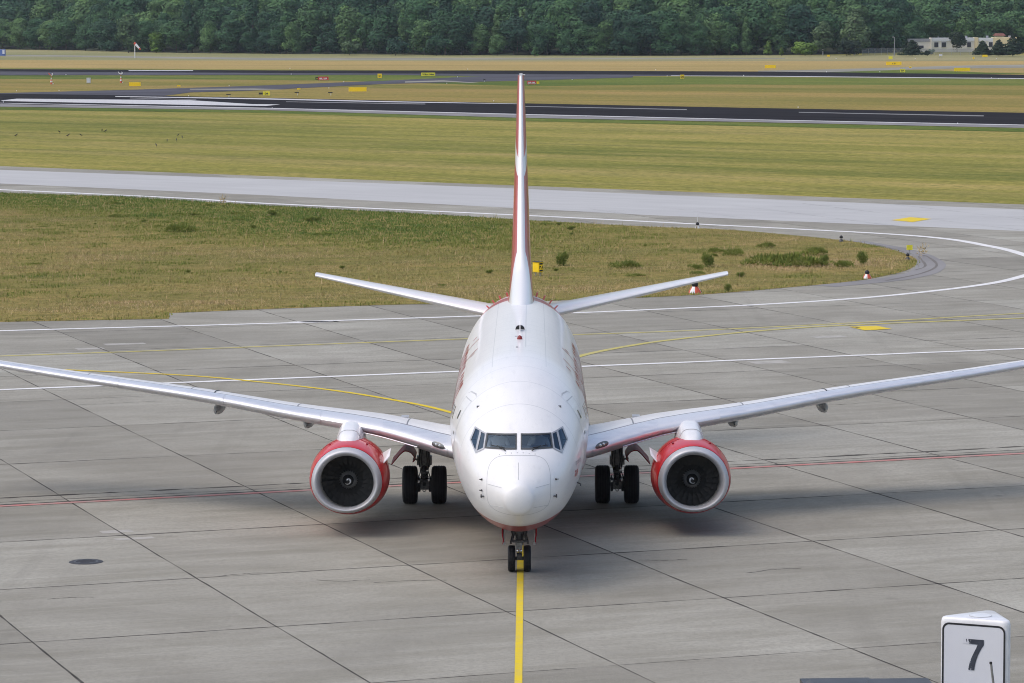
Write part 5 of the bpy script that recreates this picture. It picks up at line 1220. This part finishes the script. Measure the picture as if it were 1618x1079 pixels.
def crow(px, py, i, proto=[]):
    x, y = GA(px, py); lab = 'black crow feeding on the mown grass left of the fin'
    if not proto:
        nod = [((-.22, 0, .17), .015), ((-.10, 0, .20), .045), ((0, 0, .23), .075), ((.10, 0, .27), .065), ((.16, 0, .33), .04), ((.20, 0, .37), .045), ((.27, 0, .36), .012)]
        o = skinned('bird', nod, [(k, k + 1) for k in range(6)], M['bird']); mb = MB()
        for s in (-1, 1): mb.pipe([(.0, s * .03, .18), (-.02, s * .03, .09), (.01, s * .03, 0), (.06, s * .03, 0)], .008, 5)
        mb.build('legs', M['bird'], o); proto.append(o); o.location = (x, y, .01); o.rotation_euler = (0, 0, rng.uniform(0, 6)); o.scale = (1.0,) * 3; tag(o, lab, 'bird', 'crows on the grass')
    else: dup(proto[0], (x, y, .01), rng.uniform(0, 6), rng.uniform(.85, 1.1), lab, 'crows on the grass')
for i, (px, py) in enumerate([(25, 216.6), (94, 211), (107, 216.8), (128, 216), (161, 209), (166, 210), (281, 216), (288, 219.5), (264, 224.6), (279, 224.3), (247, 232.6)]): crow(px, py, i)

# ------------------------------------------------------------------ the wood: slope, trees, building, fence
EDGE = [GA(a, b) for a, b in [(-1600, 66), (-100, 77), (0, 78), (120, 79.5), (213, 82.5), (420, 85), (700, 87), (1000, 88.2), (1300, 86.5), (1480, 80), (1618, 79), (3400, 76)]]
def build_hill():
    V = [(x, y + 6, -.02) for x, y in EDGE] + [(x * 1.5, y + 700, 30) for x, y in EDGE] + [(x * 3, 4300, 42) for x, y in EDGE]; n = len(EDGE)
    structure(mesh('hill', V, [(k * n + i, k * n + i + 1, (k + 1) * n + i + 1, (k + 1) * n + i) for k in range(2) for i in range(n - 1)], M['wood_floor']))
build_hill()
def hill_z(x, y):
    y0 = float(np.interp(x, [e[0] for e in EDGE], [e[1] for e in EDGE])) + 6; return max(0, (y - y0) / 700 * 30 - .3)
def crown_mesh(name, seed, H, Wd, kind, n=2600, leaf=.55, mat='leaf'):
    r = np.random.default_rng(seed); lobes = []
    if kind == 'round':
        for i in range(13):
            a = r.uniform(0, 2 * math.pi); zf = r.uniform(.08, .88); rad = Wd * .5 * math.sin(math.pi * min(.96, zf * .74 + .20)) ** .7; q = rad * r.uniform(.3, .8)
            lobes.append((q * math.cos(a), q * math.sin(a), H * zf, Wd * r.uniform(.19, .32), H * r.uniform(.11, .18)))
        lobes.append((0, 0, H * .5, Wd * .42, H * .42)); lobes.append((Wd * .04, 0, H * .58, Wd * .36, H * .38))
    elif kind == 'tall':
        for i in range(16):
            a = r.uniform(0, 2 * math.pi); zf = r.uniform(.12, .95); q = Wd * .5 * (1 - zf * .75) * r.uniform(.3, .85); lobes.append((q * math.cos(a), q * math.sin(a), H * zf, Wd * r.uniform(.14, .24) * (1.15 - .5 * zf), H * r.uniform(.07, .12)))
        lobes.append((0, 0, H * .5, Wd * .24, H * .42))
    elif kind == 'conifer':
        for i in range(22):
            zf = (i + .5) / 22; a = i * 2.4; q = Wd * .5 * (1 - zf) ** .8 * .62; lobes.append((q * math.cos(a), q * math.sin(a), H * (.06 + .9 * zf), Wd * r.uniform(.24, .42) * (1 - zf) ** .7 + .4, H * r.uniform(.05, .09)))
        lobes.append((0, 0, H * .42, Wd * .22, H * .38))
    else:
        for i in range(16):
            a = r.uniform(0, 2 * math.pi); q = Wd * .5 * math.sqrt(r.random()) * .82; zf = r.uniform(.25, .8) * (1 - .35 * (q / Wd * 2) ** 2); lobes.append((q * math.cos(a), q * math.sin(a), H * zf, Wd * r.uniform(.13, .2), H * r.uniform(.16, .24)))
        lobes.append((0, 0, H * .42, Wd * .36, H * .36))
    L = np.array(lobes); vol = L[:, 3] ** 2 + L[:, 3] * L[:, 4]; idx = r.choice(len(L), n, p=vol / vol.sum())
    d = r.normal(size=(n, 3)); d /= np.linalg.norm(d, axis=1)[:, None]; d[:, 2] = np.where(r.random(n) < .35, np.abs(d[:, 2]), d[:, 2])
    rad = r.uniform(.72, 1.08, n)
    C = L[idx, :3] + d * np.stack([L[idx, 3], L[idx, 3], L[idx, 4]], 1) * rad[:, None]
    nr = d + r.normal(0, .26, (n, 3)); nr /= np.linalg.norm(nr, axis=1)[:, None]
    ref = np.where(np.abs(nr[:, 2:3]) < .9, [[0, 0, 1.]], [[1., 0, 0]]); t1 = np.cross(nr, ref); t1 /= np.linalg.norm(t1, axis=1)[:, None]; t2 = np.cross(nr, t1)
    s = leaf * r.uniform(.55, 1.35, n)[:, None]; s2 = s * r.uniform(.45, .9, n)[:, None]
    V = np.stack([C - t1 * s, C - t2 * s2, C + t1 * s, C + t2 * s2], 1).reshape(-1, 3); V[:, 2] = np.maximum(V[:, 2], .05)
    tint = np.clip(r.normal(.55, .14, n) + r.normal(0, .20, len(L))[idx], 0, 1)
    me_o = fast_mesh(name, V, np.arange(4 * n).reshape(-1, 4), M[mat], col=tint); return me_o
def tree(name, seed, H, Wd, kind, mat, n, leaf, label, cat, bark='bark', group=None, base=.03):
    t = thing(name, label, cat, (0, 0, 0), 0, group)
    c = crown_mesh('crown', seed, H * (1 - base), Wd, kind, n, leaf, mat); c.parent = t; c.location = (0, 0, H * base)
    r = np.random.default_rng(seed + 500); mb = MB(); rb = max(.12, H * .018); mb.tube((0, 0, 0), (0, 0, H * .45), rb, rb * .6, 8); mb.tube((0, 0, H * .45), (.1, 0, H * .85), rb * .6, rb * .15, 6)
    for k in range(5):
        a = r.uniform(0, 6.28); z = H * r.uniform(.25, .65); l = Wd * .3; mb.tube((0, 0, z), (l * math.cos(a), l * math.sin(a), z + l * .7), rb * .4, rb * .1, 5)
    mb.build('trunk', M[bark], t); return t
FOREST = 'trees of the dense wood'
protos = []
LBL = 'dark green broadleaf tree standing close among others in the wood'
for k, (H, W_, kind, mat, n, leaf) in enumerate([(15, 12, 'round', 'leaf', 4200, .45), (17, 13.5, 'round', 'leaf', 4800, .48), (13.5, 11, 'round', 'leaf', 3800, .43), (18, 11, 'round', 'leaf', 4400, .45), (16, 15, 'round', 'leaf', 5000, .5), (18, 8.5, 'tall', 'leaf', 3200, .42)]):
    protos.append(tree('broadleaf_tree', 100 + k, H, W_, kind, mat, n, leaf, LBL, 'tree', group=FOREST))
kidc = {p.name: children(p) for p in protos}
def put(proto, x, y, s, label=None, group=FOREST, sz=None):
    c = copy_tree(proto, kids=None); c.location = (x, y, hill_z(x, y)); c.rotation_euler = (0, 0, rng.uniform(0, 6.28)); c.scale = (s, s, sz or s)
    if label: c['label'] = label
    if group: c['group'] = group
    return c
def place_first(p, x, y, s, sz=None): p.location = (x, y, hill_z(x, y)); p.scale = (s, s, sz or s); p.rotation_euler = (0, 0, rng.uniform(0, 6.28))
KIDS = {}
CLEAR = [(1272, 56), (1214, 18), (203, 38), (247, 30), (505, 20), (552, 36), (625, 42), (1350, 44), (1300, 34), (1338, 40)]
def forest():
    def edge_y(px):                         # foot of the wood along the picture
        return GA(px, np.interp(px, [-100, 0, 120, 213, 420, 700, 1000, 1300, 1480, 1618, 1720], [77, 78, 79.5, 82.5, 85, 87, 88.2, 86.5, 80, 79, 79]))
    used = 0; cnt = 0
    allch = {p.name: [c for c in bpy.data.objects if c.parent == p] for p in protos}
    def put2(i, x, y, s, sz):
        nonlocal used
        p = protos[i]
        c = p.copy(); COL.objects.link(c)
        for ch in allch[p.name]:
            d = ch.copy(); COL.objects.link(d); d.parent = c
        c.location = (x, y, hill_z(x, y)); c.rotation_euler = (0, 0, rng.uniform(0, 6.28)); c.scale = (s, s, sz)
    for row, (dist, step, smin, smax) in enumerate([(3, 27, .60, .95), (12, 31, .78, 1.12), (28, 33, .92, 1.25), (56, 35, 1.0, 1.35), (100, 36, 1.1, 1.45), (160, 42, 1.3, 1.6)]):
        wide = 260 if row in (1, 2) else (70 if row == 0 else 0); px = -70 - wide + row * 9
        while px < 1700 + wide:
            x, y = edge_y(px); y += dist + rng.uniform(-4, 5); x *= y / (y - dist)
            if not (row < 1 and (1440 < px < 1625 or any(abs(px - a) < b / 2 + 14 for a, b in CLEAR))):
                s = rng.uniform(smin, smax); put2(int(rng.integers(len(protos))), x, y, s, s * rng.uniform(.85, 1.15)); cnt += 1
            px += step * rng.uniform(.75, 1.25)
    for i, p in enumerate(protos):
        x, y = edge_y(80 + i * 260); place_first(p, x + 2, y + 20, 1.0)
    print('forest trees', cnt)
forest()
def special(px, py, h, w, kind, mat, n, leaf, label, cat, name, bark='bark', base=.04, seed=0):
    """px, py foot; h, w size in pixels of the photograph"""
    x, y = GA(px, py); x *= (y - 5) / y; y -= 5; m = y / FPX; t = tree(name, 300 + seed, h * m, w * m, kind, mat, n, leaf, label, cat, bark, base=base); t.location = (x, y, hill_z(x, y)); t.rotation_euler = (0, 0, seed); return t
SP = [(1272, 88, 25, 56, 'bush', 'leaf_bright', 2600, .34, 'bright green rounded bush at the forest edge left of the lamp post', 'bush', 'bush'),
      (1214, 87, 22, 18, 'tall', 'leaf_bright', 900, .36, 'small light green tree left of the bright green bush', 'tree', 'young_tree'),
      (1235, 87.5, 13, 9, 'tall', 'leaf_bright', 500, .3, 'little light green sapling touching the left of the bright bush', 'sapling', 'young_tree'),
      (203, 83, 62, 38, 'round', 'leaf_pale', 2400, .5, 'tall pale grey green tree behind the windsock', 'tree', 'birch_tree'),
      (247, 83, 34, 30, 'round', 'leaf_bright', 1500, .42, 'short yellow green tree just right of the windsock', 'tree', 'young_tree'),
      (156, 80, 24, 13, 'tall', 'leaf_pale', 700, .36, 'small pale tree left of the windsock', 'tree', 'young_tree'),
      (175, 81, 17, 24, 'bush', 'leaf', 900, .36, 'low dark bush between the small pale tree and the tall grey green one', 'bush', 'bush'),
      (356, 83.5, 18, 46, 'bush', 'leaf', 1600, .36, 'long low dark bush at the forest edge on the left', 'bush', 'bush'),
      (505, 85, 28, 20, 'tall', 'leaf', 1100, .38, 'small dark green tree standing forward of the wood, left of the whitish shrub', 'tree', 'young_tree'),
      (552, 87, 24, 36, 'bush', 'leaf_pale', 1500, .36, 'pale whitish green shrub at the forest edge', 'shrub', 'shrub'),
      (625, 87.5, 32, 42, 'bush', 'leaf', 1700, .4, 'broad mid green shrub right of the whitish one', 'shrub', 'shrub'),
      (690, 87.5, 34, 40, 'bush', 'leaf', 1700, .4, 'broad dark shrub left of the fin at the forest foot', 'shrub', 'shrub'),
      (845, 88.5, 14, 16, 'tall', 'leaf', 600, .34, 'small bush in front of the wood just right of the fin', 'bush', 'bush'),
      (1350, 87, 74, 44, 'round', 'leaf_pale', 2800, .46, 'tall pale birch with hanging foliage left of the lamp post', 'tree', 'birch_tree', 'bark_pale'),
      (1300, 87, 54, 34, 'round', 'leaf_pale', 2000, .46, 'pale grey birch behind the bright green bush', 'tree', 'birch_tree', 'bark_pale'),
      (1338, 88.3, 30, 40, 'bush', 'leaf_dark', 2200, .38, 'dark pine bush right of the bright green bush', 'pine', 'pine_tree'),
      (1441, 88.5, 26, 30, 'conifer', 'leaf_dark', 1800, .36, 'dark spreading pine in front of the left end of the cream building', 'pine', 'pine_tree'),
      (1465, 88, 9, 10, 'bush', 'leaf_dark', 400, .3, 'small dark bush between the two left pines', 'bush', 'bush'),
      (1512, 82, 32, 28, 'round', 'leaf_dark', 1700, .36, 'rounded dark pine hiding the middle of the cream building', 'pine', 'pine_tree'),
      (1552, 88.5, 24, 26, 'conifer', 'leaf_dark', 1800, .34, 'pointed dark fir with a wide foot in front of the cream building', 'fir', 'pine_tree'),
      (1578, 88.5, 26, 24, 'conifer', 'leaf_dark', 1500, .36, 'dark fir left of the yellow end wall', 'fir', 'pine_tree'),
      (1600, 88.5, 32, 36, 'conifer', 'leaf_dark', 2000, .38, 'biggest dark fir at the right edge before the yellow wall', 'fir', 'pine_tree'),
      (1471, 86, 10, 12, 'bush', 'leaf', 400, .3, 'low green bush against the grey roofed wing', 'bush', 'bush')]
for i, a in enumerate(SP): special(*a[:11], bark=a[11] if len(a) > 11 else 'bark', seed=i)
def building():
    px0, py = 1475, 84; x, y = GA(1530, py - 1.5); y += 12; m = y / FPX; X = lambda p: (p - 1530) * m; base = 0; t = thing('low_building', 'long cream flat roofed building half hidden by dark pines', 'building', (x, y, 0), R(-3))
    zt = 22 * m; z0 = -1.0
    def wall(name, a, b, z1, zz, mat, dy=0, dep=9): MB().box(((X(a) + X(b)) / 2, dep / 2 + dy, (zz + z1) / 2), (X(b) - X(a), dep, z1 - zz)).build(name, M[mat], t)
    wall('grey_wing', 1444, 1477.9, 16 * m, z0, 'wall_cream', 2, 8); wall('wing_roof', 1443, 1477.9, 20.5 * m, 16 * m, 'roof_grey', 1.8, 8.4)
    wall('wall', 1478, 1546, 16.6 * m, z0, 'wall_cream'); wall('fascia', 1479.5, 1546, 22 * m, 16.6 * m, 'wall_white', -.25, 9.4); wall('wall', 1546.2, 1552, 22.6 * m, z0, 'wall_yellow', -.5, 9); wall('wall', 1552.2, 1575, 16.6 * m, z0, 'wall_cream', .1); wall('fascia', 1552.2, 1575, 21.6 * m, 16.6 * m, 'wall_white', -.15, 9); wall('wall', 1575.2, 1612, 22.6 * m, z0, 'wall_yellow', -.3, 9)
    wall('corner_pier', 1477.6, 1480, 22.3 * m, z0, 'wall_cream', -.4, 9.6)
    for a, b in ((1482.5, 1490), (1494, 1502), (1534, 1541), (1558, 1564), (1568, 1575)):
        f = MB().box(((X(a) + X(b)) / 2, -.05, 11.8 * m), (X(b) - X(a), .2, 8.6 * m)).build('window', M['wall_white'], t); MB().box(((X(a) + X(b)) / 2, -.17, 11.4 * m), (X(b) - X(a) - 1.2 * m, .1, 7.4 * m)).build('pane', M['dark_glass'], f)
    MB().box(((X(1459) + X(1467)) / 2, 1.95, 8 * m), (8 * m, .2, 4 * m)).build('window', M['dark_glass'], t)
    for p in (1534, 1567, 1602): MB().box((X(p), 3, 23.6 * m), (3.4 * m, 1.2, 3.2 * m)).build('roof_vent', M['roof_grey'], t)
    MB().tube((X(1490), 3, 22 * m), (X(1490), 3, 25 * m), .12, n=6).build('chimney', M['post'], t)
    # small house with a red roof behind
    x2, y2 = GA(1580, 82); y2 += 45; t2 = thing('small_house', 'small house with a red roof among the trees behind the cream building', 'house', (x2 * y2 / (y2 - 45), y2, 0)); mm = y2 / FPX
    MB().box((0, 3, 11.4 * mm), (13 * mm, 6, 22.8 * mm)).build('wall', M['wall_cream'], t2); w, d = 8.5 * mm, 3.6; mb = MB(); z1, z2 = 23 * mm, 27 * mm
    mb.add([(-w, -.8, z1), (w, -.8, z1), (w, 6.8, z1), (-w, 6.8, z1), (-w * .8, 3, z2), (w * .8, 3, z2)], [(0, 1, 5, 4), (2, 3, 4, 5), (1, 2, 5), (3, 0, 4), (0, 3, 2, 1)]); mb.build('roof', M['roof_red'], t2)
building()
def fence():
    for (a, b, lab) in ((1362, 1432, 'grey chain link fence between the birch and the left pine'), (1448, 1545, 'grey chain link fence in front of the cream building')):
        A, B = np.array(GA(a, 87.3)), np.array(GA(b, 86.3 if a < 1440 else 87)); t = thing('chain_link_fence', lab, 'fence', (*A, 0)); d = B - A; L = np.linalg.norm(d); e = d / L
        mesh('wire_panel', [(0, 0, 0), (*d, 0), (*d, 2.1), (0, 0, 2.1)], [(0, 1, 2, 3)], M['mesh'], t); k = int(L / 2.6)
        for i in range(k + 1): p = e * L * i / k; MB().tube((*p, 0), (*p, 2.2), .05, n=6).build('post', M['post'], t)
        MB().tube((0, 0, 2.12), (*d, 2.12), .035, n=6).build('rail', M['post'], t)
fence()
x, y = GA(1413, 88); m = y / FPX; t = thing('lamp_post', 'tall grey lamp post at the forest edge left of the cream building', 'lamp post', (x, y, 0)); MB().tube((0, 0, 0), (0, 0, 29 * m), .16, .09, 10).build('pole', M['post'], t); MB().tube((0, 0, 28.8 * m), (-1.6 * m, 0, 29.4 * m), .06, n=6).build('arm', M['post'], t); MB().box((-2.2 * m, 0, 29.4 * m), (2.4 * m, .3, .7 * m)).build('lamp_head', M['sign_white'], t)
x, y = GA(1486, 92); m = y / FPX; t = thing('info_board', 'small grey board on two legs on the grass before the cream building', 'board', (x, y, 0)); MB().box((0, 0, 5 * m), (5 * m, .15, 2.6 * m)).build('panel', M['panel'], t)
for dx in (-1.8, 1.8): MB().tube((dx * m, 0, 0), (dx * m, 0, 3.8 * m), .06, n=6).build('leg', M['post'], t)

# ------------------------------------------------------------------ haze
def haze():
    t = NT('haze_air'); t.t.nodes.remove(t.bsdf); v = t.n('ShaderNodeVolumePrincipled'); v.inputs['Color'].default_value = (.80, .88, 1.0, 1); v.inputs['Density'].default_value = HAZE; v.inputs['Anisotropy'].default_value = 0.2
    t.link(v.outputs[0], t.out.inputs['Volume'])
    o = MB().box((0, 2100, 44), (6800, 4700, 94)).build('haze', t.mat); tag(o, kind='stuff')
HAZE = 0.00005
haze()
